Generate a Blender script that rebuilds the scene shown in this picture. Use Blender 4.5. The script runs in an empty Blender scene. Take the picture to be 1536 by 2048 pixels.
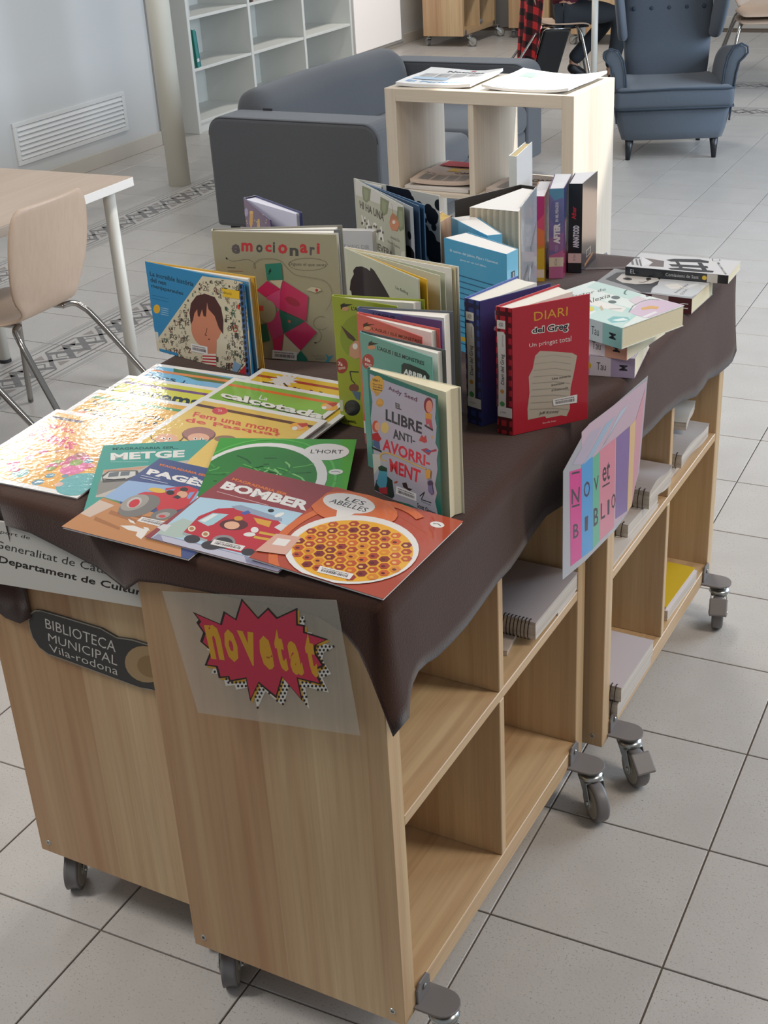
import bpy, bmesh, math, random
from mathutils import Vector, Matrix
rnd = random.Random(7)
SC = bpy.context.scene
COL = SC.collection
# ------------------------------------------------------------------ camera (solved from the floor grid, 1536x2048 frame)
FPX, PCX, PCY = 2629.463, 768.0, 1024.0
CAM = Vector((0.669697, -1.555077, 1.645205))
RX = Vector((0.89379796, 0.44528198, -0.05337763))
FW = Vector((-0.41873635, 0.78599063, -0.4548391))
DN = FW.cross(RX)
cam_d = bpy.data.cameras.new('camera'); cam = bpy.data.objects.new('camera', cam_d); COL.objects.link(cam)
cam_d.sensor_fit = 'HORIZONTAL'; cam_d.sensor_width = 36.0; cam_d.lens = FPX / 1536 * 36.0
cam_d.clip_start = 0.05; cam_d.clip_end = 60
cam.matrix_world = Matrix(((RX.x, -DN.x, -FW.x, CAM.x), (RX.y, -DN.y, -FW.y, CAM.y), (RX.z, -DN.z, -FW.z, CAM.z), (0, 0, 0, 1)))
SC.camera = cam
# ------------------------------------------------------------------ light
wd = bpy.data.worlds.new('World'); SC.world = wd; wd.use_nodes = True
wb = wd.node_tree.nodes['Background']; wb.inputs[0].default_value = (0.93, 0.96, 1.0, 1); wb.inputs[1].default_value = 0.24
def area(name, loc, target, sx, sy, energy, color):
    l = bpy.data.lights.new(name, 'AREA'); l.shape = 'RECTANGLE'; l.size = sx; l.size_y = sy; l.energy = energy; l.color = color
    o = bpy.data.objects.new(name, l); COL.objects.link(o); o.location = loc
    o.rotation_euler = (Vector(target) - Vector(loc)).to_track_quat('-Z', 'Y').to_euler(); return o
area('window_daylight', (2.6, 5.0, 1.75), (-1.5, 4.2, 0.2), 4.4, 1.9, 205, (0.70, 0.84, 1.0))
area('ceiling_and_fill', (-3.50, 2.48, 2.7), (-3.50, 2.48, 0), 0.10, 0.6, 5.5, (1.0, 0.97, 0.93))
area('ceiling_and_fill', (-3.22, 2.95, 2.7), (-3.22, 2.95, 0), 0.10, 0.6, 5, (1.0, 0.97, 0.93))
area('ceiling_and_fill', (-0.8, 2.6, 2.7), (-0.8, 2.6, 0), 0.3, 1.2, 26, (1.0, 0.95, 0.88))
area('ceiling_and_fill', (-3.2, 7.8, 2.7), (-3.2, 7.8, 0), 0.3, 1.2, 40, (1.0, 0.95, 0.88))
area('ceiling_and_fill', (-1.9, -0.9, 2.7), (-1.5, -0.5, 0), 0.4, 1.2, 36, (1.0, 0.97, 0.92))  # added fill, lifts the near-left floor and the front faces
area('ceiling_and_fill', (1.7, 0.5, 2.6), (0.3, 0.4, 0.3), 0.4, 1.4, 29, (1.0, 0.90, 0.78))  # added warm fill, aimed at the right-facing sides and near floor
sp_ = bpy.data.lights.new('sunbeam', 'SPOT'); sp_.energy = 3000; sp_.color = (1.0, .97, .92); sp_.spot_size = math.radians(7.6); sp_.spot_blend = .25; sp_.shadow_soft_size = .02
so = bpy.data.objects.new('sunbeam', sp_); COL.objects.link(so); so.location = (1.6, 4.2, 6.0); so.rotation_euler = (Vector((-1.05, 3.15, .8)) - so.location).to_track_quat('-Z', 'Y').to_euler()
for tgt, sz, en in (((.95, 4.55, 0), 15.0, 4200),):
    s2 = sp_.copy(); s2.energy = en; s2.spot_size = math.radians(sz); o2 = bpy.data.objects.new('sunbeam', s2); COL.objects.link(o2); o2.location = Vector(tgt) + Vector((2.65, 1.05, 5.2)) * (.75 if sz > 10 else .9); o2.rotation_euler = (Vector(tgt) - o2.location).to_track_quat('-Z', 'Y').to_euler()
SC.view_settings.view_transform = 'Standard'; SC.view_settings.look = 'None'
SC.view_settings.exposure = 0.32; SC.view_settings.gamma = 1.0
try: SC.view_settings.use_curve_mapping = False
except Exception: pass
# ------------------------------------------------------------------ coordinates
def ray(x, y): return RX * ((x - PCX) / FPX) + DN * ((y - PCY) / FPX) + FW
def at(x, y, z=0.0):                          # the point at height z seen at a pixel
    d = ray(x, y); return CAM + d * ((z - CAM.z) / d.z)
def atx(x, y, X):
    d = ray(x, y); return CAM + d * ((X - CAM.x) / d.x)
def pix(P):
    q = Vector(P) - CAM; d = q.dot(FW)
    return (FPX * q.dot(RX) / d + PCX, FPX * q.dot(DN) / d + PCY, d)
TA = math.radians(-1.95); TO = Vector((0.009, -0.345, 0))   # the frame of the display trolleys
EX = Vector((math.cos(TA), math.sin(TA), 0)); EY = Vector((-math.sin(TA), math.cos(TA), 0))
def TW(u, v, z=0.0): return TO + EX * u + EY * v + Vector((0, 0, z))
def T2(P): d = P - TO; return Vector((d.dot(EX), d.dot(EY)))
def atT(x, y, z): return T2(at(x, y, z))
ZT = 0.822                                     # height of the covered table top
# ------------------------------------------------------------------ materials
def lin(h):
    if not isinstance(h, str): return tuple(h)[:3]
    h = h.lstrip('#'); c = [int(h[i:i + 2], 16) / 255 for i in (0, 2, 4)]
    return tuple(x / 12.92 if x <= 0.04045 else ((x + 0.055) / 1.055) ** 2.4 for x in c)
MATS = {}
def mat(name, col, rough=0.5, metal=0.0, spec=0.5, coat=0.0, noise=0.0, nscale=40, bump=0.0, bscale=80, sheen=0.0, emit=0.0, alpha=1.0):
    key = (name, str(col), rough, metal, spec, coat, noise, bump, alpha)
    if key in MATS: return MATS[key]
    m = bpy.data.materials.new(name); m.use_nodes = True; nt = m.node_tree; b = nt.nodes['Principled BSDF']
    c = lin(col); b.inputs['Base Color'].default_value = (*c, 1); b.inputs['Roughness'].default_value = rough
    b.inputs['Metallic'].default_value = metal; b.inputs['Specular IOR Level'].default_value = spec
    b.inputs['Coat Weight'].default_value = coat; b.inputs['Coat Roughness'].default_value = 0.06
    if sheen: b.inputs['Sheen Weight'].default_value = sheen
    if alpha < 1: b.inputs['Alpha'].default_value = alpha
    if emit: b.inputs['Emission Color'].default_value = (*c, 1); b.inputs['Emission Strength'].default_value = emit
    if noise or bump:
        tc = nt.nodes.new('ShaderNodeTexCoord')
    if noise:
        n = nt.nodes.new('ShaderNodeTexNoise'); n.inputs['Scale'].default_value = nscale; n.inputs['Detail'].default_value = 5
        nt.links.new(tc.outputs['Object'], n.inputs['Vector'])
        mx = nt.nodes.new('ShaderNodeMix'); mx.data_type = 'RGBA'
        mx.inputs[6].default_value = (*[max(0, x * (1 - noise)) for x in c], 1); mx.inputs[7].default_value = (*[min(1, x * (1 + noise)) for x in c], 1)
        nt.links.new(n.outputs['Fac'], mx.inputs[0]); nt.links.new(mx.outputs[2], b.inputs['Base Color'])
    if bump:
        n2 = nt.nodes.new('ShaderNodeTexNoise'); n2.inputs['Scale'].default_value = bscale; n2.inputs['Detail'].default_value = 3
        nt.links.new(tc.outputs['Object'], n2.inputs['Vector'])
        bp = nt.nodes.new('ShaderNodeBump'); bp.inputs['Strength'].default_value = bump; bp.inputs['Distance'].default_value = 0.004
        nt.links.new(n2.outputs['Fac'], bp.inputs['Height']); nt.links.new(bp.outputs['Normal'], b.inputs['Normal'])
        if coat: nt.links.new(bp.outputs['Normal'], b.inputs['Coat Normal'])
    MATS[key] = m; return m
def wood(name, c0, c1, c2, grain='z', strip='x', sw=0.085, rough=0.42):
    """veneer: boards of differing tone across `strip`, fine figure along `grain`"""
    key = ('wood', name, grain, strip)
    if key in MATS: return MATS[key]
    m = bpy.data.materials.new(name); m.use_nodes = True; nt = m.node_tree; b = nt.nodes['Principled BSDF']
    N = nt.nodes.new; L = nt.links.new
    tc = N('ShaderNodeTexCoord'); sp = N('ShaderNodeSeparateXYZ'); L(tc.outputs['Object'], sp.inputs[0])
    s = sp.outputs['XYZ'.index(strip.upper())]
    dv = N('ShaderNodeMath'); dv.operation = 'DIVIDE'; dv.inputs[1].default_value = sw; L(s, dv.inputs[0])
    ad = N('ShaderNodeMath'); ad.inputs[1].default_value = 31.37; L(dv.outputs[0], ad.inputs[0])
    fl = N('ShaderNodeMath'); fl.operation = 'FLOOR'; L(ad.outputs[0], fl.inputs[0])
    wn = N('ShaderNodeTexWhiteNoise'); wn.noise_dimensions = '1D'; L(fl.outputs[0], wn.inputs['W'])
    mp = N('ShaderNodeMapping'); L(tc.outputs['Object'], mp.inputs[0])
    sc = [90, 90, 90]; sc['xyz'.index(grain)] = 2.2; mp.inputs['Scale'].default_value = sc
    n = N('ShaderNodeTexNoise'); n.inputs['Scale'].default_value = 1.0; n.inputs['Detail'].default_value = 6; n.inputs['Roughness'].default_value = 0.65; L(mp.outputs[0], n.inputs['Vector'])
    mp2 = N('ShaderNodeMapping'); L(tc.outputs['Object'], mp2.inputs[0])
    sc = [22, 22, 22]; sc['xyz'.index(grain)] = 0.9; mp2.inputs['Scale'].default_value = sc
    n3 = N('ShaderNodeTexNoise'); n3.inputs['Scale'].default_value = 1.0; n3.inputs['Detail'].default_value = 2; L(mp2.outputs[0], n3.inputs['Vector'])
    av = N('ShaderNodeMath'); av.inputs[1].default_value = 0.85; av.operation = 'MULTIPLY'; L(wn.outputs['Value'], av.inputs[0])
    a2 = N('ShaderNodeMath'); a2.operation = 'MULTIPLY_ADD'; a2.inputs[1].default_value = 0.8; L(n3.outputs['Fac'], a2.inputs[0]); L(av.outputs[0], a2.inputs[2])
    sb = N('ShaderNodeMath'); sb.operation = 'SUBTRACT'; sb.inputs[1].default_value = 0.33; sb.use_clamp = True; L(a2.outputs[0], sb.inputs[0])
    mx = N('ShaderNodeMix'); mx.data_type = 'RGBA'; mx.inputs[6].default_value = (*lin(c0), 1); mx.inputs[7].default_value = (*lin(c1), 1); L(sb.outputs[0], mx.inputs[0])
    rp = N('ShaderNodeValToRGB'); rp.color_ramp.elements[0].position = 0.42; rp.color_ramp.elements[1].position = 0.75; L(n.outputs['Fac'], rp.inputs[0])
    ml = N('ShaderNodeMath'); ml.operation = 'MULTIPLY'; ml.inputs[1].default_value = 0.45; L(rp.outputs[0], ml.inputs[0])
    m2 = N('ShaderNodeMix'); m2.data_type = 'RGBA'; L(mx.outputs[2], m2.inputs[6]); m2.inputs[7].default_value = (*lin(c2), 1); L(ml.outputs[0], m2.inputs[0])
    L(m2.outputs[2], b.inputs['Base Color']); b.inputs['Roughness'].default_value = rough
    bp = N('ShaderNodeBump'); bp.inputs['Strength'].default_value = 0.12; bp.inputs['Distance'].default_value = 0.001; L(n.outputs['Fac'], bp.inputs['Height']); L(bp.outputs['Normal'], b.inputs['Normal'])
    MATS[key] = m; return m
OAK = ('ab7f5b', 'dcc59b', '967452')
PALE = ('b9ab98', 'c9bfb1', 'a69883')
def oak(g, s): return wood('oak_veneer', *OAK, grain=g, strip=s)
# ------------------------------------------------------------------ objects
def tag(o, label=None, cat=None, group=None, kind=None):
    if label: o['label'] = label
    if cat: o['category'] = cat
    if group: o['group'] = group
    if kind: o['kind'] = kind
    return o
def thing(name, label, cat, loc=(0, 0, 0), rz=0.0, group=None):
    o = bpy.data.objects.new(name, None); COL.objects.link(o); o.empty_display_size = 0.05
    o.location = loc; o.rotation_euler = (0, 0, rz); return tag(o, label, cat, group)
def link(name, me, parent=None, loc=None, rot=None):
    o = bpy.data.objects.new(name, me); COL.objects.link(o)
    if parent: o.parent = parent
    if loc is not None: o.location = loc
    if rot is not None: o.rotation_euler = rot
    return o
def mesh(name, bm, mats, smooth=False, recalc=True):
    if recalc: bmesh.ops.recalc_face_normals(bm, faces=bm.faces)
    me = bpy.data.meshes.new(name); bm.to_mesh(me); bm.free()
    for m in (mats if isinstance(mats, (list, tuple)) else [mats]): me.materials.append(m)
    if smooth: me.polygons.foreach_set('use_smooth', [True] * len(me.polygons))
    return me
def part(name, bm, mats, parent=None, smooth=False, bevel=0.0, seg=2, auto=False, recalc=True):
    o = link(name, mesh(name, bm, mats, smooth, recalc), parent)
    if bevel:
        b = o.modifiers.new('bevel', 'BEVEL'); b.width = bevel; b.segments = seg; b.limit_method = 'ANGLE'; b.angle_limit = math.radians(40); b.harden_normals = False
    return o
def BM(): return bmesh.new()
def box(bm, x0, x1, y0, y1, z0, z1, mi=0):
    vs = [bm.verts.new((x, y, z)) for x in (x0, x1) for y in (y0, y1) for z in (z0, z1)]
    for f in ((0, 1, 3, 2), (4, 6, 7, 5), (0, 4, 5, 1), (2, 3, 7, 6), (0, 2, 6, 4), (1, 5, 7, 3)):
        bm.faces.new([vs[i] for i in f]).material_index = mi
    return vs
def prism(bm, poly, z0, z1, mi=0, side=None):
    a = [bm.verts.new((p[0], p[1], z0)) for p in poly]; b = [bm.verts.new((p[0], p[1], z1)) for p in poly]
    n = len(poly)
    bm.faces.new(a[::-1]).material_index = mi; bm.faces.new(b).material_index = mi
    for i in range(n): bm.faces.new((a[i], a[(i + 1) % n], b[(i + 1) % n], b[i])).material_index = mi if side is None else side
    return a + b
def frame_of(d):
    d = d.normalized(); r = Vector((0, 0, 1)) if abs(d.z) < 0.95 else Vector((1, 0, 0))
    x = d.cross(r).normalized(); return x, d.cross(x).normalized()
def tube(bm, pts, r, n=8, caps=True, closed=False, mi=0):
    pts = [Vector(p) for p in pts]; R = r if isinstance(r, (list, tuple)) else [r] * len(pts); rings = []; m = len(pts); px = None
    for i, p in enumerate(pts):
        if closed: d = (pts[(i + 1) % m] - pts[i - 1])
        else: d = (pts[min(i + 1, m - 1)] - pts[max(i - 1, 0)])
        d.normalize()
        if px is None: x, y = frame_of(d)
        else:
            x = px - d * px.dot(d)
            x = x.normalized() if x.length > 1e-6 else frame_of(d)[0]
            y = d.cross(x)
        px = x
        rings.append([bm.verts.new(p + (x * math.cos(2 * math.pi * k / n) + y * math.sin(2 * math.pi * k / n)) * R[i]) for k in range(n)])
    for i in range(m if closed else m - 1):
        a, b = rings[i], rings[(i + 1) % m]
        for k in range(n): bm.faces.new((a[k], a[(k + 1) % n], b[(k + 1) % n], b[k])).material_index = mi
    if caps and not closed:
        bm.faces.new(rings[0][::-1]).material_index = mi; bm.faces.new(rings[-1]).material_index = mi
def lathe(bm, prof, n=20, M=None, mi=0):
    rings = []
    for r, z in prof:
        rings.append([bm.verts.new((r * math.cos(2 * math.pi * k / n), r * math.sin(2 * math.pi * k / n), z)) for k in range(n)])
    for a, b in zip(rings, rings[1:]):
        for k in range(n): bm.faces.new((a[k], a[(k + 1) % n], b[(k + 1) % n], b[k])).material_index = mi
    bm.faces.new(rings[0][::-1]).material_index = mi; bm.faces.new(rings[-1]).material_index = mi
    if M is not None: bmesh.ops.transform(bm, matrix=M, verts=[v for r in rings for v in r])
def bez(p, n=6):
    """round a polyline's corners (Catmull-Rom)"""
    p = [Vector(q) for q in p]; out = []
    for i in range(len(p) - 1):
        a, b, c, d = p[max(i - 1, 0)], p[i], p[i + 1], p[min(i + 2, len(p) - 1)]
        for k in range(n):
            t = k / n; out.append(0.5 * ((2 * b) + (c - a) * t + (2 * a - 5 * b + 4 * c - d) * t * t + (3 * b - a - 3 * c + d) * t ** 3))
    out.append(p[-1]); return out
def grid(bm, rows, mi=0, close=False):
    V = [[bm.verts.new(p) for p in r] for r in rows]
    for a, b in zip(V, V[1:]):
        m = len(a)
        for k in range(m if close else m - 1): bm.faces.new((a[k], a[(k + 1) % m], b[(k + 1) % m], b[k])).material_index = mi
    return V
def solid(o, t, off=0): m = o.modifiers.new('solid', 'SOLIDIFY'); m.thickness = t; m.offset = off; return o
def subsurf(o, n=2): m = o.modifiers.new('sub', 'SUBSURF'); m.levels = n; m.render_levels = n; return o
def rbox(bm, x0, x1, y0, y1, z0, z1, r, seg=4):
    vs = box(bm, x0, x1, y0, y1, z0, z1); es = set(e for v in vs for e in v.link_edges)
    bmesh.ops.bevel(bm, geom=list(es), offset=r, segments=seg, profile=0.5, affect='EDGES')
# ------------------------------------------------------------------ flat print on covers, signs and labels
TXT = {}
def text_polys(s, bold=0.0):
    key = (s, bold)
    if key in TXT: return TXT[key]
    cu = bpy.data.curves.new('t', 'FONT'); cu.body = s; cu.size = 1.0; cu.offset = bold; cu.resolution_u = 2
    o = bpy.data.objects.new('t', cu); COL.objects.link(o)
    bpy.context.view_layer.update()
    me = bpy.data.meshes.new_from_object(o.evaluated_get(bpy.context.evaluated_depsgraph_get()))
    vs = [(v.co.x, v.co.y) for v in me.vertices]; fs = [tuple(p.vertices) for p in me.polygons]
    bpy.data.objects.remove(o); bpy.data.curves.remove(cu); bpy.data.meshes.remove(me)
    TXT[key] = (vs, fs); return TXT[key]
def clip(poly, x0, y0, x1, y1):
    for ax, lim, s in ((0, x0, 1), (0, x1, -1), (1, y0, 1), (1, y1, -1)):
        out = []
        for i in range(len(poly)):
            a, b = poly[i - 1], poly[i]; ia = (a[ax] - lim) * s >= 0; ib = (b[ax] - lim) * s >= 0
            if ia != ib:
                t = (lim - a[ax]) / (b[ax] - a[ax]); out.append((a[0] + t * (b[0] - a[0]), a[1] + t * (b[1] - a[1])))
            if ib: out.append(b)
        poly = out
        if not poly: return []
    return poly
class Art:
    """flat print: positions are fractions of the sheet, x to the right and y DOWN from its top left"""
    def __init__(s, W, H, gloss=0.3, coat=0.0, bump=0.0): s.W, s.H, s.L, s.g, s.c, s.b, s.f = W, H, [], gloss, coat, bump, (0, 0, 1, 1)
    def m(s, c): return mat('print', c, s.g, coat=s.c, bump=s.b, bscale=110)
    def add(s, c, vs, fs): 
        b = (min(v[0] for v in vs), min(v[1] for v in vs), max(v[0] for v in vs), max(v[1] for v in vs)); lv = 0
        for e in s.L:
            q = e[4]
            if e[3] >= lv and q[0] < b[2] and q[2] > b[0] and q[1] < b[3] and q[3] > b[1]: lv = e[3] + 1
        s.L.append((s.m(c), vs, fs, lv, b))
    def poly(s, c, pts):
        p = clip([tuple(q) for q in pts], *s.f)
        if len(p) > 2: s.add(c, p, [tuple(range(len(p)))])
    def rect(s, c, x0, y0, x1, y1): s.poly(c, [(x0, y0), (x1, y0), (x1, y1), (x0, y1)])
    def ell(s, c, cx, cy, rx, ry=None, n=24, rot=0, a0=0, a1=360):
        ry = rx * s.W / s.H if ry is None else ry; r = math.radians(rot); k = s.H / s.W; pts = []
        full = abs(a1 - a0) >= 360
        for i in range(n + (0 if full else 1)):
            t = math.radians(a0 + (a1 - a0) * i / n); x, y = rx * math.cos(t), ry * math.sin(t) * k
            pts.append((cx + x * math.cos(r) - y * math.sin(r), cy + (x * math.sin(r) + y * math.cos(r)) / k))
        s.poly(c, pts)
    def ring(s, c, cx, cy, rx, ry, w, n=28, a0=0, a1=360):
        k = s.W / s.H; vs = []; fs = []
        for i in range(n + 1):
            t = math.radians(a0 + (a1 - a0) * i / n)
            vs += [(cx + rx * math.cos(t), cy + ry * math.sin(t)), (cx + (rx + w) * math.cos(t), cy + (ry + w * k) * math.sin(t))]
        for i in range(n):
            q = clip([vs[2 * i], vs[2 * i + 1], vs[2 * i + 3], vs[2 * i + 2]], *s.f)
            if len(q) > 2: s.add(c, q, [tuple(range(len(q)))])
    def line(s, c, pts, w):
        k = s.W / s.H
        for a, b in zip(pts, pts[1:]):
            dx, dy = (b[0] - a[0]), (b[1] - a[1]) / k; l = math.hypot(dx, dy) or 1e-9; nx, ny = -dy / l * w / 2, dx / l * w / 2 * k
            s.poly(c, [(a[0] + nx, a[1] + ny), (b[0] + nx, b[1] + ny), (b[0] - nx, b[1] - ny), (a[0] - nx, a[1] - ny)])
    def star(s, c, cx, cy, r0, r1, n=5, rot=0):
        k = s.W / s.H
        s.poly(c, [(cx + (r0 if i % 2 == 0 else r1) * math.sin(math.pi * i / n + rot), cy - (r0 if i % 2 == 0 else r1) * math.cos(math.pi * i / n + rot) * k) for i in range(2 * n)])
    def text(s, c, t, x0, y0, x1, y1, bold=0.0, rot=0, shear=0.0, fit=True):
        vs, fs = text_polys(t, bold)
        if not vs: return
        vs = [(x + shear * y, y) for x, y in vs]
        ax, bx = min(v[0] for v in vs), max(v[0] for v in vs); ay, by = min(v[1] for v in vs), max(v[1] for v in vs)
        cx, cy = (x0 + x1) / 2, (y0 + y1) / 2; r = math.radians(rot); k = s.H / s.W; out = []
        for x, y in vs:
            fx = x0 + (x - ax) / (bx - ax) * (x1 - x0) - cx; fy = (y1 - (y - ay) / (by - ay) * (y1 - y0) - cy) * k
            out.append((cx + fx * math.cos(r) - fy * math.sin(r), cy + (fx * math.sin(r) + fy * math.cos(r)) / k))
        if all(0 <= p[0] <= 1 and 0 <= p[1] <= 1 for p in out): s.add(c, out, fs)
        else:
            for f in fs:
                q = clip([out[i] for i in f], *s.f)
                if len(q) > 2: s.add(c, q, [tuple(range(len(q)))])
    def barcode(s, x0, y0, x1, y1, rot=0):
        w, h = x1 - x0, y1 - y0; cx, cy = (x0 + x1) / 2, (y0 + y1) / 2; k = s.H / s.W; r = math.radians(rot)
        def R(c, a, b, d, e):
            pts = []
            for px, py in ((a, b), (d, b), (d, e), (a, e)):
                fx, fy = x0 + px * w - cx, (y0 + py * h - cy) * k
                pts.append((cx + fx * math.cos(r) - fy * math.sin(r), cy + (fx * math.sin(r) + fy * math.cos(r)) / k))
            s.poly(c, pts)
        R('e4e0de', 0, 0, 1, 1)
        x = 0.1
        while x < 0.9:
            d = rnd.choice((0.012, 0.02, 0.03)); R('5a5557', x, 0.42, min(x + d, 0.9), 0.75); x += d + rnd.choice((0.012, 0.02))
        x = 0.06
        while x < 0.9:
            d = rnd.choice((0.02, 0.035, 0.05)); R('6a6567', x, 0.2, x + d, 0.34); x += d + 0.012
    def build(s, name, parent, fn, dz=0.00012):
        """fn(x, y, lift) -> point; x in 0..W to the right, y in 0..H upwards"""
        bm = BM(); mats = []
        for m, vs, fs, lv, _b in s.L:
            if m not in mats: mats.append(m)
            mi = mats.index(m); z = dz * (1 + lv * 0.35)
            V = [bm.verts.new(fn(x * s.W, (1 - y) * s.H, z)) for x, y in vs]
            for f in fs:
                try: bm.faces.new([V[j] for j in f]).material_index = mi
                except ValueError: pass
        bm.normal_update(); ng = [f for f in bm.faces if len(f.verts) > 4]
        if ng: bmesh.ops.triangulate(bm, faces=ng)
        o = part(name, bm, mats, parent, recalc=False)
        return o
# ================================================================== the room
def struct(name, bm, m, parent=None, **k):
    o = part(name, bm, m, parent, **k)
    if not parent: o['kind'] = 'structure'
    return o
def tile_mat():
    m = bpy.data.materials.new('floor_tile'); m.use_nodes = True; nt = m.node_tree; b = nt.nodes['Principled BSDF']; N = nt.nodes.new; L = nt.links.new
    tc = N('ShaderNodeTexCoord'); oi = N('ShaderNodeObjectInfo'); geo = N('ShaderNodeNewGeometry')
    n = N('ShaderNodeTexNoise'); n.inputs['Scale'].default_value = 260; n.inputs['Detail'].default_value = 2; L(geo.outputs['Position'], n.inputs['Vector'])
    n1 = N('ShaderNodeTexNoise'); n1.inputs['Scale'].default_value = 9; n1.inputs['Detail'].default_value = 3; L(geo.outputs['Position'], n1.inputs['Vector'])
    r = N('ShaderNodeValToRGB'); e = r.color_ramp.elements; e[0].position = 0.62; e[1].position = 0.67; e[0].color = (0, 0, 0, 1); e[1].color = (1, 1, 1, 1); L(n.outputs['Fac'], r.inputs[0])
    gate = N('ShaderNodeMath'); gate.operation = 'MULTIPLY'; L(r.outputs[0], gate.inputs[0]); L(n1.outputs['Fac'], gate.inputs[1])
    m0 = N('ShaderNodeMix'); m0.data_type = 'RGBA'; m0.inputs[6].default_value = (*lin('b0aba6'), 1); m0.inputs[7].default_value = (*lin('c0bcb7'), 1); L(n1.outputs['Fac'], m0.inputs[0])
    m1 = N('ShaderNodeMix'); m1.data_type = 'RGBA'; L(m0.outputs[2], m1.inputs[6]); m1.inputs[7].default_value = (*lin('7d756c'), 1); L(gate.outputs[0], m1.inputs[0])
    hv = N('ShaderNodeHueSaturation'); L(m1.outputs[2], hv.inputs['Color'])
    v = N('ShaderNodeMath'); v.operation = 'MULTIPLY_ADD'; v.inputs[1].default_value = 0.07; v.inputs[2].default_value = 0.965; L(oi.outputs['Random'], v.inputs[0]); L(v.outputs[0], hv.inputs['Value'])
    L(hv.outputs[0], b.inputs['Base Color']); b.inputs['Roughness'].default_value = 0.34
    n2 = N('ShaderNodeTexNoise'); n2.inputs['Scale'].default_value = 150; n2.inputs['Detail'].default_value = 3; L(geo.outputs['Position'], n2.inputs['Vector'])
    bp = N('ShaderNodeBump'); bp.inputs['Strength'].default_value = 0.18; bp.inputs['Distance'].default_value = 0.002; L(n2.outputs['Fac'], bp.inputs['Height']); L(bp.outputs['Normal'], b.inputs['Normal'])
    return m
GROUT = mat('grout', '6a5c50', 0.9)
bm = BM(); box(bm, -5.2, 1.8, -1.6, 11.0, -0.08, -0.0035); floor = struct('floor', bm, GROUT)
TILE = tile_mat()
def tile_bm(g=0.0017):
    bm = BM(); a, b_, h = g, 0.3 - g, 0.0007
    lo = [bm.verts.new((x, y, -0.004)) for x, y in ((a, a), (b_, a), (b_, b_), (a, b_))]
    md = [bm.verts.new((x, y, -h)) for x, y in ((a, a), (b_, a), (b_, b_), (a, b_))]
    a += h; b_ -= h
    hi = [bm.verts.new((x, y, 0)) for x, y in ((a, a), (b_, a), (b_, b_), (a, b_))]
    bm.faces.new(hi)
    for i in range(4):
        bm.faces.new((lo[i], lo[(i + 1) % 4], md[(i + 1) % 4], md[i])); bm.faces.new((md[i], md[(i + 1) % 4], hi[(i + 1) % 4], hi[i]))
    return bm
tile_me = mesh('tile', tile_bm(), TILE)
bm = tile_bm(0.0012)
DK, MD, LT = mat('inlay_dark', '716e6d', 0.4), mat('inlay_brown', '8f8681', 0.4), mat('inlay_grey', 'a3a09d', 0.4)
def fl(mi, pts, z=0.0002):
    pts = clip(pts, 0.006, 0.006, 0.994, 0.994)
    if len(pts) > 2: bm.faces.new([bm.verts.new((x * 0.3, y * 0.3, z)) for x, y in pts]).material_index = mi
def seg(mi, a, b, w, z=0.0002):
    dx, dy = b[0] - a[0], b[1] - a[1]; l = math.hypot(dx, dy); nx, ny = -dy / l * w / 2, dx / l * w / 2
    fl(mi, [(a[0] + nx, a[1] + ny), (b[0] + nx, b[1] + ny), (b[0] - nx, b[1] - ny), (a[0] - nx, a[1] - ny)], z)
for s in (0, 1):
    X = (lambda x: 1 - x) if s else (lambda x: x)
    fl(3, [(X(.03), 0), (X(.10), 0), (X(.10), 1), (X(.03), 1)]); seg(1, (X(.155), 0), (X(.155), 1), .018)
    seg(1, (X(.24), 0), (X(.24), .28), .03); seg(1, (X(.24), .72), (X(.24), 1), .03)
    seg(1, (X(.24), .28), (X(.5), .5), .03); seg(1, (X(.24), .72), (X(.5), .5), .03)
    fl(2, [(X(.27), .40), (X(.27), .60), (X(.40), .5)]); fl(2, [(X(.33), .06), (X(.33), .2), (X(.43), .06)], .0003); fl(2, [(X(.33), .94), (X(.33), .8), (X(.43), .94)], .0003)
    seg(1, (X(.30), -.02), (X(.70), .32), .085, .0003 + .0001 * s); seg(1, (X(.30), 1.02), (X(.70), .68), .085, .0003 + .0001 * s)
    seg(1, (X(.36), .36), (X(.64), .64), .055, .0004)
    seg(1, (X(.5), .12), (X(.62), .25), .02, .0006); seg(1, (X(.5), .38), (X(.62), .25), .02, .0006)
    seg(1, (X(.5), .88), (X(.62), .75), .02, .0006); seg(1, (X(.5), .62), (X(.62), .75), .02, .0006)
band_me = mesh('border_tile', bm, [TILE, DK, MD, LT], recalc=False)
xs = [0.3 * i for i in range(5, -9, -1)] + [-2.70, -3.03, -3.36, -3.66, -3.96, -4.26, -4.56, -4.86]
xs = sorted(set(round(x, 3) for x in xs))
ys = [round(0.3 * i, 3) for i in range(-4, 25)] + [7.51, 7.82, 8.11] + [round(8.11 + 0.3 * k, 3) for k in range(1, 9)]
cells = []
for i in range(len(xs) - 1):
    for j in range(len(ys) - 1):
        x0, x1, y0, y1 = xs[i], xs[i + 1], ys[j], ys[j + 1]
        c = [pix((x, y, 0)) for x in (x0, x1) for y in (y0, y1)]
        if any(q[2] < 0.3 for q in c): continue
        if max(q[0] for q in c) < -80 or min(q[0] for q in c) > 1616 or max(q[1] for q in c) < -40 or min(q[1] for q in c) > 2120: continue
        b1 = abs(x0 + 2.70) < .01 and y1 < 7.21; b2 = abs(x0 + 3.66) < .01 and y1 < 8.12
        r2 = abs(y0 - 6.9) < .01 and x0 > -2.5; r1 = abs(y0 - 7.82) < .01 and x0 > -3.4
        cells.append((sum(q[2] for q in c) / 4, x0, x1, y0, y1, b1 or b2, r1 or r2))
cells.sort()
rest = BM()
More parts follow.
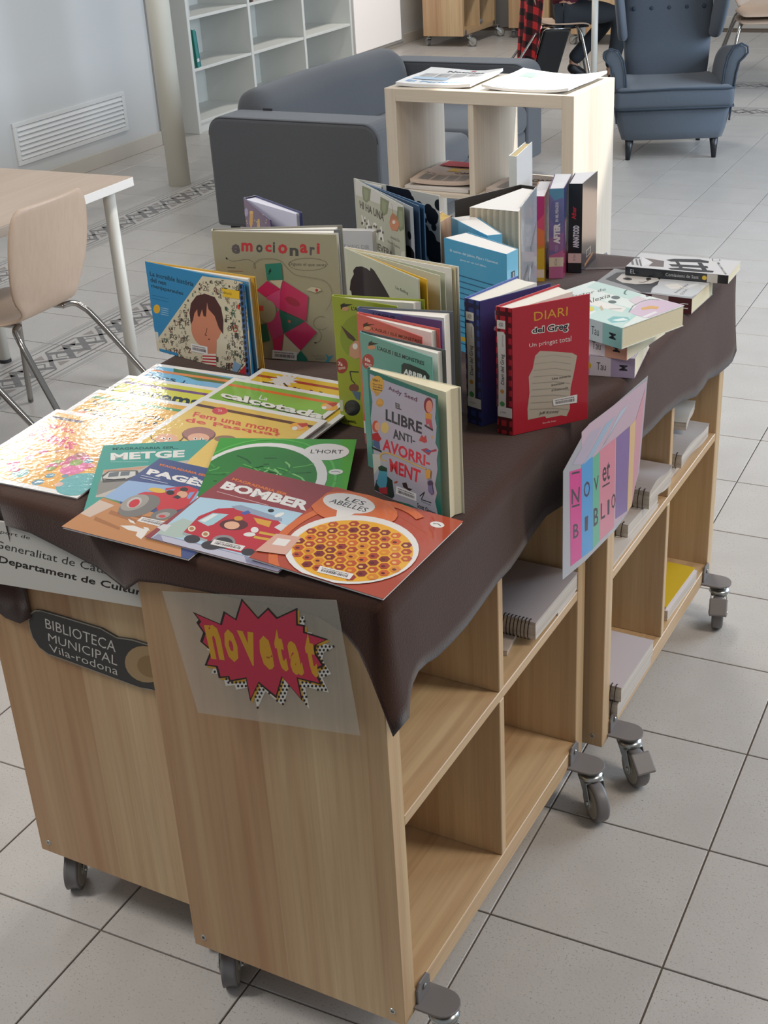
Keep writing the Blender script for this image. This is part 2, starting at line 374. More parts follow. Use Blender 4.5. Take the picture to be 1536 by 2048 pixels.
for k, (d, x0, x1, y0, y1, bv, bh) in enumerate(cells):
    near = k < 290 or bv or bh
    if near:
        o = link('border_tile' if (bv or bh) else 'tile', band_me if (bv or bh) else tile_me, floor)
        if bh: o.location = (x1, y0, 0); o.rotation_euler = (0, 0, math.pi / 2); o.scale = ((y1 - y0) / .3, (x1 - x0) / .3, 1)
        else: o.location = (x0, y0, 0); o.scale = ((x1 - x0) / .3, (y1 - y0) / .3, 1)
    else:
        t = tile_bm(); bmesh.ops.transform(t, matrix=Matrix.Translation((x0, y0, 0)) @ Matrix.Diagonal(((x1 - x0) / .3, (y1 - y0) / .3, 1, 1)), verts=t.verts)
        me = bpy.data.meshes.new('x'); t.to_mesh(me); t.free(); rest.from_mesh(me); bpy.data.meshes.remove(me)
if len(rest.verts):
    o = part('far_tiles', rest, TILE, floor); o['kind'] = 'stuff'
WALL = mat('wall_paint', 'c9cac9', 0.7, noise=0.02, nscale=3, bump=0.03, bscale=200)
bm = BM(); box(bm, -4.75, -4.45, -1.2, 5.36, 0, 2.8); struct('wall_left', bm, WALL)
bm = BM(); box(bm, -5.0, -4.8, 5.36, 10.9, 0, 2.8); box(bm, -4.8, -4.75, 5.2, 5.36, 0, 2.8); struct('wall_left_recess', bm, WALL)
bm = BM(); box(bm, -4.8, 1.6, 10.75, 10.95, 0, 2.8); struct('wall_back', bm, mat('wall_back_paint', 'b4b3b0', 0.75))
SKIRT = mat('skirting', 'c2bcb2', 0.45, noise=0.04, nscale=12)
bm = BM(); box(bm, -4.45, -4.437, -1.2, 5.36, 0.0, 0.085); struct('baseboard_left', bm, SKIRT, bevel=.003)
bm = BM(); box(bm, -4.8, -4.787, 7.92, 10.75, 0.0, 0.085); struct('baseboard_recess', bm, SKIRT, bevel=.003)
bm = BM(); box(bm, -4.8, 1.6, 10.735, 10.75, 0.0, 0.10); struct('baseboard_back', bm, SKIRT, bevel=.003)
bm = BM(); box(bm, -4.47, -4.435, 5.36, 5.43, 0, 2.6); struct('trim_1', bm, mat('grey_jamb', 'a09d98', 0.5), bevel=.003)
# white panel door in the recess
WD = mat('glowing_door_white', 'e6e1de', 0.35, emit=.35)  # door white given a glow, its brightness put into the material
bm = BM(); box(bm, -4.8, -4.775, 8.60, 9.58, 0.03, 2.1); d = struct('door_1', bm, mat('door_frame', 'b9b8b5', 0.5), bevel=.004)
bm = BM(); box(bm, -4.776, -4.765, 8.66, 9.52, 0.055, 2.04); part('door_panel', bm, WD, d, bevel=.004)
bm = BM(); tube(bm, [(-4.765, 9.44, 1.0), (-4.72, 9.44, 1.0), (-4.72, 9.33, 1.0)], .009); part('handle', bm, mat('steel', 'b0b0b0', .25, 1.0), d, smooth=True)
bm = BM(); box(bm, -4.43, -4.05, 10.70, 10.75, 0.0, 2.1); struct('door_2', bm, mat('grey_door', '8b8a88', 0.5), bevel=.004)
# wall vent
v = thing('vent_grille', 'long white louvred vent grille low on the white wall', 'vent', (-4.45, 4.035, 0.157)); WM = mat('white_metal', 'd9d9d7', 0.4)
bm = BM(); L_, H_ = 1.005, 0.228
for a in ((0, L_, 0, .025), (0, L_, H_ - .025, H_), (0, .03, .025, H_ - .025), (L_ - .03, L_, .025, H_ - .025)): box(bm, 0, .012, a[0], a[1], a[2], a[3])
part('frame', bm, WM, v, bevel=.002)
bm = BM(); box(bm, .0005, .002, .03, L_ - .03, .025, H_ - .025); part('backing', bm, mat('vent_shadow', '4a4a4a', .8), v)
bm = BM(); vs = [bm.verts.new(p) for p in [(.003, .03, .020), (.004, .03, .022), (.0145, .03, .002), (.0135, .03, 0)]]; vs2 = [bm.verts.new((q.co.x, L_ - .03, q.co.z)) for q in vs]
bm.faces.new(vs); bm.faces.new(vs2[::-1])
for i in range(4): bm.faces.new((vs[i], vs[(i + 1) % 4], vs2[(i + 1) % 4], vs2[i]))
slat_me = mesh('slat', bm, WM)
for i in range(7): link('slat', slat_me, v, (0, 0, .027 + .0252 * i))
# pillar
bm = BM(); lathe(bm, [(.061, 0), (.061, 2.8)], 36); struct('trim_2', bm, mat('cream_pillar', 'e4e0d2', 0.45), smooth=False).location = at(360, 369)
for p in bpy.data.objects['trim_2'].data.polygons: p.use_smooth = len(p.vertices) == 4
# ------------------------------------------------------------------ white bookcase
bc = thing('bookcase', 'tall white bookcase of open square shelves, nearly empty, along the wall', 'bookcase', (-4.795, 5.70, 0)); BW = mat('white_shelf', 'd6d7d2', 0.45)
def bcbox(nm, *a): b = BM(); box(b, *a); return part(nm, b, BW, bc, bevel=.0015, seg=1)
D_ = .41
for k in range(4): bcbox('upright', 0, D_, .722 * k, .722 * k + .028, 0, 2.1)
for k in range(3):
    for z in (0.06, .385, .697, 1.01, 1.32, 1.63, 2.07): bcbox('shelf', .012, D_ - .004, .722 * k + .028, .722 * (k + 1), z, z + .018)
bcbox('back_panel', 0, .012, .028, 2.166, .06, 2.09); bcbox('plinth', D_ - .03, D_ - .012, .028, 2.166, 0, .06)
def spine_book(lab, x, y, z, d, t, h, col, lean=0, group='books left on the white bookcase', band=None):
    r = thing('shelf_book', lab, 'book', (x, y, z), 0, group); r.rotation_euler = (lean, 0, 0)
    b = BM(); box(b, 0, d, 0, t, 0, h); part('cover', b, mat('book_cloth', col, .5), r, bevel=.002)
    b = BM(); box(b, .004, d - .006, .002, t - .002, h, h + .0012); part('page_block', b, mat('paper', 'ded9cc', .8), r)
    if band: b = BM(); box(b, d, d + .0006, 0.001, t - .001, .035, .055); part('shelf_mark', b, mat('label_white', 'd8d8d8', .5), r)
    return r
fx = -4.795
spine_book('green book leaning at the left end of the second white shelf', fx + .20, 5.752, .403, .19, .022, .24, '2f6a52', 0.05)
spine_book('teal book with a white spine mark on the second white shelf', fx + .21, 5.781, .403, .19, .026, .232, '3c8a86', 0.07, band=1)
spine_book('dark teal book, rightmost on the second white shelf', fx + .20, 5.814, .403, .19, .02, .22, '2a6a70', 0.09)
spine_book('black book at the left end of the upper white shelf', fx + .2, 5.732, .715, .19, .02, .23, '222428')
spine_book('white book beside the black one on the upper white shelf', fx + .2, 5.753, .715, .19, .018, .21, 'c8c9c9')
for k, (cc, ww) in enumerate((('7a3030', 'dark red'), ('3a3530', 'black'), ('6a4a4a', 'brown'))):
    spine_book('small %s book low in the middle column of the bookcase' % ww, fx + .22, 6.46 + .026 * k, .715, .17, .022, .17, cc)
# ================================================================== trolleys
STEEL = mat('zinc', 'b5b8b6', 0.28, 1.0); GREY = mat('grey_plastic', '75706f', 0.45); RUB = mat('grey_rubber', '6f6c6d', 0.45); HUB = mat('hub_plastic', '9a968a', 0.4)
def caster(root, x, y, zb, ox, oy, yaw, brake, under=False):
    """bracket screwed on the bottom edge at (x,y), reaching (ox,oy) outwards; wheel trails at angle yaw"""
    c = bpy.data.objects.new('caster', None); COL.objects.link(c); c.parent = root; c.location = (x, y, 0); c.empty_display_size = .03
    a = math.atan2(oy, ox) - math.pi / 2     # local +y outwards
    R = Matrix.Rotation(a, 4, 'Z')
    b = BM(); pts = [(-.028, 0)] + [(.028 * math.cos(t), .034 + .028 * math.sin(t)) for t in [math.pi - math.pi * k / 10 for k in range(11)]] + [(.028, 0)]
    prism(b, pts, zb + .012, zb + .016)
    if under:
        bmesh.ops.delete(b, geom=b.verts[:], context='VERTS'); box(b, -.026, .026, -.022, .026, zb + .011, zb + .0195)
    wall = [(-.02, zb + .016), (.02, zb + .016), (.02, zb + .042), (.012, zb + .052), (-.012, zb + .052), (-.02, zb + .042)]
    if not under:
        va = [b.verts.new((q[0], .0005, q[1])) for q in wall]; vb = [b.verts.new((q[0], .0045, q[1])) for q in wall]
        b.faces.new(va); b.faces.new(vb[::-1])
        for i in range(6): b.faces.new((va[i], va[(i + 1) % 6], vb[(i + 1) % 6], vb[i]))
    bmesh.ops.transform(b, matrix=R, verts=b.verts); part('bracket', b, GREY, c, bevel=.0012)
    b = BM(); lathe(b, [(.0035, 0), (.005, .0015), (.003, .003)], 10, R @ Matrix.Translation((0, 0, -.03 if under else 0)) @ Matrix.Translation((0, .0045, zb + .036)) @ Matrix.Rotation(-math.pi / 2, 4, 'X')); part('screw', b, STEEL, c)
    P = R @ Vector((0, 0 if under else .036, 0)); wr = .034 if under else .038
    b = BM(); lathe(b, [(.014, zb + .002), (.014, zb + .012)], 14); lathe(b, [(.012, zb - .012), (.021, zb - .011), (.024, zb - .006), (.021, zb - .001), (.013, zb + .002)], 20)
    bmesh.ops.transform(b, matrix=Matrix.Translation(P), verts=b.verts); part('swivel', b, STEEL, c, smooth=True)
    M = Matrix.Translation(P) @ Matrix.Rotation(yaw, 4, 'Z')          # wheel axle offset along local +x
    b = BM(); tr = .028
    for s in (-1, 1):
        poly = [(-.02, zb - .010), (.02, zb - .010), (tr + .010, wr + .004), (tr + .008, wr - .009), (tr - .008, wr - .009), (tr - .012, wr + .004)]
        f0 = [b.verts.new((q[0], s * .0165, q[1])) for q in poly]; f1 = [b.verts.new((q[0], s * .0185, q[1])) for q in poly]
        b.faces.new(f0); b.faces.new(f1[::-1])
        for i in range(6): b.faces.new((f0[i], f0[(i + 1) % 6], f1[(i + 1) % 6], f1[i]))
    box(b, -.02, .02, -.0185, .0185, zb - .012, zb - .0098)
    bmesh.ops.transform(b, matrix=M, verts=b.verts); part('fork', b, STEEL, c, bevel=.001)
    W = M @ Matrix.Translation((tr, 0, wr)) @ Matrix.Rotation(math.pi / 2, 4, 'X')
    b = BM(); lathe(b, [(.030, -.0125), (.036, -.0115), (wr, -.007), (wr, .007), (.036, .0115), (.030, .0125)], 32, W); part('wheel', b, RUB, c, smooth=True)
    b = BM(); lathe(b, [(.0285, -.0132), (.030, -.0128), (.030, .0128), (.0285, .0132)], 28, W); lathe(b, [(.008, -.0165), (.010, -.0135), (.010, .0135), (.008, .0165)], 14, W); part('hub', b, HUB, c)
    b = BM(); lathe(b, [(.0045, -.021), (.005, -.0185), (.005, .0185), (.0045, .021)], 10, W); part('axle', b, STEEL, c)
    if brake:
        b = BM(); rbox(b, tr + .012, tr + .054, -.020, .020, .077, .084, .003, 2); bmesh.ops.rotate(b, cent=(tr + .012, 0, .08), matrix=Matrix.Rotation(.72, 3, 'Y'), verts=b.verts)
        bmesh.ops.transform(b, matrix=M, verts=b.verts); part('brake_pedal', b, GREY, c)
def trolley(name, label, M_loc, rz, L=.724, D=.38, zb=.09, zt=.815, casters=((1, 0), (1, 1), (0, 0), (0, 1)), yaws=(0, 0, 0, 0), brakes=(0, 0, 0, 0), col=OAK, group=None, through=False, mid=True, screws=True, inner=False):
    """open cube shelving on castors; local x = depth (open side at x=0, back at -D), y = length"""
    r = thing(name, label, 'bookshelf trolley', M_loc, rz, group)
    Wd = lambda g, s: wood('oak_veneer' if col is OAK else 'pale_veneer', *col, grain=g, strip=s)
    def p(nm, g, s, *a): b = BM(); box(b, *a); return part(nm, b, Wd(g, s), r, bevel=.0012, seg=1)
    t = .035
    p('end_panel', 'z', 'x', -D, 0, 0, t, zb, zt); p('end_panel', 'z', 'x', -D, 0, L - t, L, zb, zt)
    p('top_panel', 'y', 'x', -D, 0, t, L - t, zt - t, zt); p('bottom_panel', 'y', 'x', -D, 0, t, L - t, zb + .004, zb + .040)
    m0 = L / 2 - .0085; zs = .44 if mid else .44
    p('shelf', 'y', 'x', -D + .004, -.0005, t, L - t, zs, zs + .018)
    p('divider', 'z', 'x', -D + .004, -.0005, m0, m0 + .017, zb + .040, zs); p('divider', 'z', 'x', -D + .004, -.0005, m0, m0 + .017, zs + .018, zt - t)
    if not through: p('back_panel', 'z', 'y', -D, -D + .004, t, L - t, zb + .04, zt - t)
    if screws:
        for x in (-.02, -D + .02):
            b = BM(); lathe(b, [(.0055, 0), (.005, .0008), (.0028, .0008), (.0026, -.0005)], 12, Matrix.Translation((x, 0, zb + .022)) @ Matrix.Rotation(math.pi / 2, 4, 'X')); part('screw', b, STEEL, r)
    for (sx, sy), yw, br in zip(casters, yaws, brakes):
        y = .055 if sy == 0 else L - .05
        if sx and not inner: caster(r, 0, y, zb - .004, 1, 0, yw, br)
        elif sx: caster(r, -.03, y, zb - .016, 1, 0, yw, br, True)
        else: caster(r, -D + .027, y, zb - .016, 1, 0, yw, br, True)
    return r
def troll_T(name, label, u, v, **k): return trolley(name, label, TW(u, v), TA, **k)
troll_T('book_trolley', 'front oak trolley with open cubbies facing right, under the brown cloth', 0, 0, yaws=(-.85, -.80, -1.05, -1.2), brakes=(0, 0, 0, 0), group='oak shelf trolleys under the cloth')
troll_T('book_trolley', 'far right oak trolley with notebooks in its cubbies, under the brown cloth', .032, .745, yaws=(-.76, -1.33, -1.2, 2.0), brakes=(1, 1, 0, 0), group='oak shelf trolleys under the cloth')
troll_T('book_trolley', 'left oak trolley carrying the grey library sign on its end', -.381, .067, inner=True, yaws=(-1.5, -1.2, -1.1, 2.0), brakes=(0, 0, 0, 0), group='oak shelf trolleys under the cloth')
troll_T('book_trolley', 'rear left oak trolley hidden under the brown cloth behind the picture books', -.352, .800, inner=True, yaws=(-1.5, -1.2, -1.5, 2.0), group='oak shelf trolleys under the cloth')
# ================================================================== brown table cloth
CL = mat('brown_cloth', '402a22', 0.9, spec=.05, noise=0.10, nscale=14, bump=0.25, bscale=420, sheen=0.22)
def drape():
    F = [(0.004, -.006, .75, -.66, .640, .020), (-.012, -.006, .30, -.95, .722, .010), (-.024, -.006, 0, -1, .749, .006), (-.044, -.006, -.1, -1, .767, .002), (-.08, -.006, 0, -1, .784, .002), (-.116, -.006, 0, -1, .788, .003), (-.184, -.006, 0, -1, .786, .004),
         (-.264, -.006, 0, -1, .782, .004), (-.322, -.006, 0, -1, .777, .004), (-.367, -.004, -.1, -1, .769, .004), (-.40, .004, -.2, -.98, .742, .004), (-.433, .014, -.2, -.98, .722, -.020),
         (-.478, .028, -.15, -.99, .742, -.012), (-.54, .037, -.1, -1, .757, -.004), (-.604, .041, -.05, -1, .771, .0), (-.655, .043, 0, -1, .771, .0)]
    cols = []
    def col(u, v, nu, nv, zh, fl, wob=0):
        k = 7; c = [(u - nu * .02, v - nv * .02, ZT), (u - nu * .006, v - nv * .006, ZT - .0004), (u, v, ZT - .003), (u + nu * .005, v + nv * .005, ZT - .010)]
        z0 = ZT - .010
        for i in range(1, k + 1):
            t = i / k; o = .005 + fl * t * t + .0025 * math.sin(wob + t * 2.2) * t
            c.append((u + nu * o, v + nv * o, z0 + (zh - z0) * t))
        cols.append(c)
    for i, f in enumerate(F): col(*f, wob=i)
    # the end that hangs lower, behind the grey-lettered sign
    def low(u, zh):
        c = [(u, .07, ZT), (u, .056, ZT - .0004), (u, .05, ZT - .003), (u, .045, ZT - .010)]
        for z, v in ((.80, .046), (.785, .054), (.77, .061), (.73, .0625), (.69, .0625), (.64, .0615), (zh, .0605)): c.append((u, v, z))
        cols.append(c)
    low(-.664, .597); low(-.69, .580); low(-.72, .583); low(-.75, .600)
    col(-.766, .060, -.75, -.66, .60, .02, 1)
    for i, v in enumerate((.12, .2, .3, .4, .5, .6, .7, .8)): col(-.768, v, -1, 0, .66 + .012 * math.sin(v * 9), .012, i)
    for i, v in enumerate((.9, 1.0, 1.15, 1.3, 1.45)): col(-.742, v, -1, 0, .67, .012, i)
    col(-.735, 1.53, -.7, .7, .6, .02)
    for i, u in enumerate((-.65, -.55, -.45, -.37)): col(u, 1.53, 0, 1, .68, .01, i)
    for i, u in enumerate((-.33, -.25, -.15, -.05, .02)): col(u, 1.476, 0, 1, .69, .01, i)
    col(.038, 1.474, .7, .7, .632, .012)
    R = [(1.46, .618), (1.42, .622), (1.36, .622), (1.30, .634), (1.24, .640), (1.18, .645), (1.10, .664), (1.0, .676), (.907, .684), (.83, .688), (.77, .688)]
    for i, (v, z) in enumerate(R): col(.036, v, 1, 0, z, .008 + .004 * math.sin(i * 1.7), i)
    for i, (v, z, fl) in enumerate([(.72, .688, .02), (.66, .688, .026), (.585, .690, .016), (.501, .700, .008), (.45, .692, .004), (.394, .684, .004), (.36, .680, .004), (.321, .676, .002), (.27, .668, .004), (.218, .664, .006), (.17, .664, .004), (.124, .668, .002), (.09, .678, .002), (.067, .680, .003), (.05, .672, .006), (.036, .660, .010), (.018, .642, .016)]):
        uu = .006 + (.022 if v > .70 else .010 if v > .62 else 0); col(uu, v, 1, 0, z, fl, i)
    bm = BM(); V = []
    for c in cols: V.append([bm.verts.new(TW(*p)) for p in c])
    n = len(V)
    for i in range(n):
        a, b = V[i], V[(i + 1) % n]
        for k in range(len(a) - 1): bm.faces.new((a[k], a[k + 1], b[k + 1], b[k]))
    bm.faces.new([c[0] for c in V]); return bm
bm = drape()
top = [f for f in bm.faces if len(f.verts) > 4]; bmesh.ops.triangulate(bm, faces=top)
o = part('tablecloth', bm, CL, smooth=True); tag(o, 'dark brown cloth draped over the pushed-together oak trolleys', 'tablecloth')
solid(o, .0012, -1)
# ================================================================== print helpers tied to a flat surface
def plane_pt(x, y, O, X, Y):
    n = X.cross(Y); d = ray(x, y); t = (O - CAM).dot(n) / d.dot(n); q = CAM + d * t - O
    return q.dot(X), q.dot(Y)
def pxmap(A, O, X, Y, crop):
    """lets artwork be measured on a zoomed crop of the photo: pixel -> fraction of the sheet"""
    x0, y0, s = crop
    def f(p): a, b = plane_pt(x0 + p[0] * s, y0 + p[1] * s, O, X, Y); return (a / A.W, 1 - b / A.H)
    A.P = lambda pts: [f(p) for p in pts]; A.p1 = f
    def ply(c, pts): A.poly(c, A.P(pts))
    def ln(c, pts, w): A.line(c, A.P(pts), w / A.W)
    def textq(c, t, q, bold=0.0, shear=0.0):
        vs, fs = text_polys(t, bold)
        if not vs: return
        vs = [(x + shear * y, y) for x, y in vs]; a, b, d, e = A.P(q)         # TL, TR, BR, BL
        ax, bx = min(v[0] for v in vs), max(v[0] for v in vs); ay, by = min(v[1] for v in vs), max(v[1] for v in vs); out = []
        for x, y in vs:
            s_, t_ = (x - ax) / (bx - ax), (by - y) / (by - ay)
            out.append(tuple(a[i] * (1 - s_) * (1 - t_) + b[i] * s_ * (1 - t_) + d[i] * s_ * t_ + e[i] * (1 - s_) * t_ for i in (0, 1)))
        if all(0 <= p[0] <= 1 and 0 <= p[1] <= 1 for p in out): A.add(c if not isinstance(c, str) else c, out, fs)
        else:
            for f_ in fs:
                qq = clip([out[i] for i in f_], *A.f)
                if len(qq) > 2: A.add(c, qq, [tuple(range(len(qq)))])
    def ellp(c, cx, cy, rx, ry, rot=0, n=22):
        r = math.radians(rot); ply(c, [(cx + rx * math.cos(t) * math.cos(r) - ry * math.sin(t) * math.sin(r), cy + rx * math.cos(t) * math.sin(r) + ry * math.sin(t) * math.cos(r)) for t in [2 * math.pi * i / n for i in range(n)]])
    def bar(q):
        a, b, d, e = A.P(q); A.poly('dcd8d6', [a, b, d, e]); x = .1
        def B(s_, t_): return tuple(a[i] * (1 - s_) * (1 - t_) + b[i] * s_ * (1 - t_) + d[i] * s_ * t_ + e[i] * (1 - s_) * t_ for i in (0, 1))
        while x < .9:
            w = rnd.choice((.015, .025, .035)); A.poly('5f595b', [B(x, .42), B(x + w, .42), B(x + w, .78), B(x, .78)]); x += w + rnd.choice((.012, .02))
        x = .08
        while x < .86:
            w = rnd.choice((.025, .04, .06)); A.poly('77706f', [B(x, .18), B(x + w, .18), B(x + w, .32), B(x, .32)]); x += w + .014
    A.ply, A.ln, A.textq, A.ellp, A.bar = ply, ln, textq, ellp, bar
    return A
V3 = lambda a: Vector((a[0], a[1], 0))
def TD(d): return EX * d[0] + EY * d[1]        # a direction of the trolley frame in the world
PAPER = mat('book_paper', 'dcd8d0', 0.85, noise=.05, nscale=300); CREAM = mat('cream_paper', 'd6cdb0', 0.85, noise=.06, nscale=300); WHITEP = mat('white_paper', 'e2e0de', .8)
def board(bm, p, q, th, z0, z1, mi=0):
    d = (q - p).normalized(); n = Vector((d.y, -d.x)) * th / 2
    prism(bm, [p + n, q + n, q - n, p - n], z0, z1, mi)
def stand(name, label, H, f0, f1, b0, b1, cols, th=.0024, pages=PAPER, inset=.003, leaves=(), group=None, rough=.3, fan=0, pin=None, zb=None, pz=None):
    """a book standing on its foot. f0,f1 = hinge and free end of the cover facing us, b0,b1 = the other cover (top corners)"""
    P = lambda q: q if isinstance(q, Vector) else atT(q[0], q[1], ZT + H)
    f0, f1, b0, b1 = P(f0), P(f1), P(b0), P(b1); fc, sc, bc_ = cols
    r = thing(name, label, 'book', TW(f0.x, f0.y, ZT + .0006), TA, group); o_ = f0.copy()
    l = lambda p: p - o_
    g = lambda n_, c: mat(n_, c, rough, coat=.25, noise=.03, nscale=60)
    bm = BM(); board(bm, l(f0), l(f1), th, 0, H); F = part('front_cover', bm, g('cover_board', fc), r, bevel=min(.0008, th * .3), seg=2)
    bm = BM(); board(bm, l(b0), l(b1), th, 0, H); Bk = part('back_cover', bm, g('cover_board', bc_), r, bevel=min(.0008, th * .3), seg=2)
    S = None
    if (f0 - b0).length > .002:
        bm = BM(); board(bm, l(b0), l(f0), th, 0, H); S = part('spine', bm, g('cover_board', sc), r, bevel=min(.0008, th * .3), seg=2)
    ff, bb = (f1 - f0), (b1 - b0); k = .965 if pin is None else pin; nrm = Vector((ff.y, -ff.x)).normalized() * (th * .6); nb = Vector((bb.y, -bb.x)).normalized() * (th * .6)
    if (b1 - f0).dot(nrm) > 0: nrm = -nrm; nb = -nb
    s0 = (f0 - nrm) + ff.normalized() * .004; s1 = (b0 + nb) + bb.normalized() * .004
    e0 = f0 - nrm + ff * k; e1 = b0 + nb + bb * k
    if pz is not None: e0 = e1.lerp(e0, pz)                      # pages lie against the back cover
    if fan == -1: e1 = f0 - nrm + ff * k + (e1 - e0).normalized() * .012
    bm = BM(); mid = e0.lerp(e1, .5) + (e0.lerp(e1, .5) - s0.lerp(s1, .5)).normalized() * -.003
    poly = [l(s0), l(e0), l(mid), l(e1), l(s1)] if (s0 - s1).length > .001 else [l(s0), l(e0), l(mid), l(e1)]
    prism(bm, poly, inset, H - inset); PB = part('page_block', bm, pages, r)
    LV = []
    for i, (q, c, t) in enumerate(leaves):
        q = P(q); h0 = b0.lerp(f0, .5) + (q - b0).normalized() * .004; bm = BM(); board(bm, l(h0), l(q), t, .0015, H - .0015); lo_ = part('leaf', bm, mat('printed_leaf', c, .5), r); LV.append((lo_, h0, q, t))
    info = {'leaves': LV}
    for kx, (a, b_, ob) in dict(front=(f0, f1, F), spine=(b0, f0, S), back=(b1, b0, Bk)).items():
        d = b_ - a
        if ob is None or d.length < .002: continue
        X = d.normalized(); N = Vector((X.y, -X.x)); off = th / 2
        O = TW(a.x, a.y, ZT + .0006) + TD(N) * off
        info[kx] = dict(ob=ob, W=d.length, O=O, X=TD(X), a=l(a), x=X, N=N, off=off)
    r_ = dict(root=r, H=H, o=o_, **info); return r_
def art_on(bk, face, crop=(0, 0, 1), gloss=.3, coat=.25):
    f = bk[face]; A = Art(f['W'], bk['H'], gloss, coat); pxmap(A, f['O'], f['X'], Vector((0, 0, 1)), crop); A.face = f; return A
def art_done(A, name='cover_print'):
    f = A.face; a, x, N, off = f['a'], f['x'], f['N'], f['off']
    def fn(px, py, z): q = a + x * px + N * (off + z); return (q.x, q.y, py)
    return A.build(name, f['ob'], fn)
def flat(name, label, cat, TL, ang, W, D, th, zb=0.0, sx=0.0, sy=0.0, cover='dddddd', anchor='TL', group=None, gloss=.12, coat=.6, bump=.0, pages=WHITEP, kind='magazine', spine=None, back=None, sag=0.0):
    """a magazine or paperback lying on its back; zb height of its near left corner, sx/sy slopes"""
    a = math.radians(ang); X = Vector((math.cos(a), math.sin(a))); Y = Vector((-X.y, X.x))
    P = TL.copy()
    if anchor[0] == 'T': P = P - Y * D
    if anchor[1] == 'R': P = P - X * W
    r = thing(name, label, cat, TW(P.x, P.y, ZT + zb), TA + a, group)
    zz = lambda x, y: sx * x + sy * y
    def slab(z0, z1, i, cutx=0):
        bm = BM(); c = [(i + cutx, i), (W - i, i), (W - i, D - i), (i + cutx, D - i)]
        lo = [bm.verts.new((x, y, z0 + zz(x, y))) for x, y in c]; hi = [bm.verts.new((x, y, z1 + zz(x, y))) for x, y in c]
        bm.faces.new(lo[::-1]); bm.faces.new(hi)
        for k in range(4): bm.faces.new((lo[k], lo[(k + 1) % 4], hi[(k + 1) % 4], hi[k]))
        return bm
    ct = .0006 if kind == 'magazine' else .0008
    C = part('cover', slab(th - ct, th, 0), mat('cover_stock', cover, gloss, coat=coat, bump=bump, bscale=110), r)
    part('page_block', slab(ct if kind != 'magazine' else 0, th - ct, .0012, 0 if kind == 'magazine' else .001), pages, r)
    S = None
    if kind != 'magazine':
        part('back_cover', slab(0, ct, 0), mat('cover_stock', back or cover, gloss, coat=coat), r)
        bm = BM(); lo = [(0, -.0002), (W, -.0002)]
        vs = [bm.verts.new((x, y, z + zz(x, 0))) for z in (0, th) for x, y in ((0, -.0008), (W, -.0008), (W, .0012), (0, .0012))]
        for f in ((0, 1, 5, 4), (1, 2, 6, 5), (2, 3, 7, 6), (3, 0, 4, 7), (0, 3, 2, 1), (4, 5, 6, 7)): bm.faces.new([vs[i] for i in f])
        S = part('spine', bm, mat('cover_stock', spine or cover, gloss, coat=coat), r)
    A = Art(W, D, gloss, coat, bump); O = TW(P.x, P.y, ZT + zb + th)
    Xw = TD(X) + Vector((0, 0, sx)); Yw = TD(Y) + Vector((0, 0, sy)); pxmap(A, O, Xw, Yw, (0, 0, 1))
    A.setcrop = lambda c: pxmap(A, O, Xw, Yw, c); A.ob = C; A.root = r
    A.done = lambda nm='cover_print': A.build(nm, C, lambda x, y, z: (x, y, th + zz(x, y) + z))
    if S is not None:
        B = Art(W, th, gloss, coat); pxmap(B, TW(P.x, P.y, ZT + zb) - TD(Y) * .0008, TD(X), Vector((0, 0, 1)), (0, 0, 1)); B.setcrop = lambda c: pxmap(B, TW(P.x, P.y, ZT + zb) - TD(Y) * .0008, TD(X), Vector((0, 0, 1)), c)
        B.done = lambda nm='spine_print': B.build(nm, S, lambda x, y, z: (x, -.0008 - z, y + zz(x, 0))); A.spine = B
    return A
CR = dict(mag1=(0, 680, .32552), mag2=(400, 680, .36458), c3=(270, 380, .27995), c4=(640, 340, .20833), c5=(640, 580, .23443), c6=(860, 320, .28324), c7=(1100, 480, .26042), sheet=(960, 740, .33854), nov=(300, 1160, .29948), bib=(0, 960, .22456),
          metge=(180, 860, .18229), bomb=(280, 930, .26042), calc=(430, 720, .17578), left=(0, 720, .3125), greg=(980, 560, .16117), llib=(720, 720, .16601), blue=(860, 420, .13021), after=(1000, 270, .15141), alex=(1160, 470, .22135))
# ================================================================== signs on the trolley ends
def panel_art(name, label, cat, pts_uz, v, colr, th=.004, alpha=None, rough=.4, front=None, pname='board'):
    """a flat board with outline pts (u,z) standing at v; returns root, Art over its bounding box"""
    us = [p[0] for p in pts_uz]; zs = [p[1] for p in pts_uz]; u0, u1, z0, z1 = min(us), max(us), min(zs), max(zs)
    r = thing(name, label, cat, TW(u0, v, z0), TA)
    bm = BM(); a = [bm.verts.new((p[0] - u0, 0, p[1] - z0)) for p in pts_uz]; b = [bm.verts.new((p[0] - u0, th, p[1] - z0)) for p in pts_uz]; n = len(a)
    bm.faces.new(a); bm.faces.new(b[::-1])
    for i in range(n): bm.faces.new((a[i], a[(i + 1) % n], b[(i + 1) % n], b[i]))
    ob = part(pname, bm, colr, r)
    A = Art(u1 - u0, z1 - z0, rough); pxmap(A, TW(u0, v, z0), EX, Vector((0, 0, 1)), (0, 0, 1)); A.setcrop = lambda c: pxmap(A, TW(u0, v, z0), EX, Vector((0, 0, 1)), c)
    A.done = lambda nm='lettering': A.build(nm, ob, lambda x, y, z: (x, -z, y)); A.root = r; A.ob = ob
    return A
def uv_of(x, y, v):
    a, b = plane_pt(x, y, TW(0, v, 0), EX, Vector((0, 0, 1))); return (a, b)
vS = .044
pl_ = lambda l, crop, v: [uv_of(crop[0] + x * crop[2], crop[1] + y * crop[2], v) for x, y in l]
K = CR['bib']
x0, z0 = uv_of(0, 1157, vS)[0], 0
A = panel_art('funding_sign', 'white sign board with black lettering half under the cloth', 'sign', [(-.80, .650), (-.385, .688), (-.385, .790), (-.80, .765)], vS, mat('sign_white', 'c9c7c0', .5), th=.004)
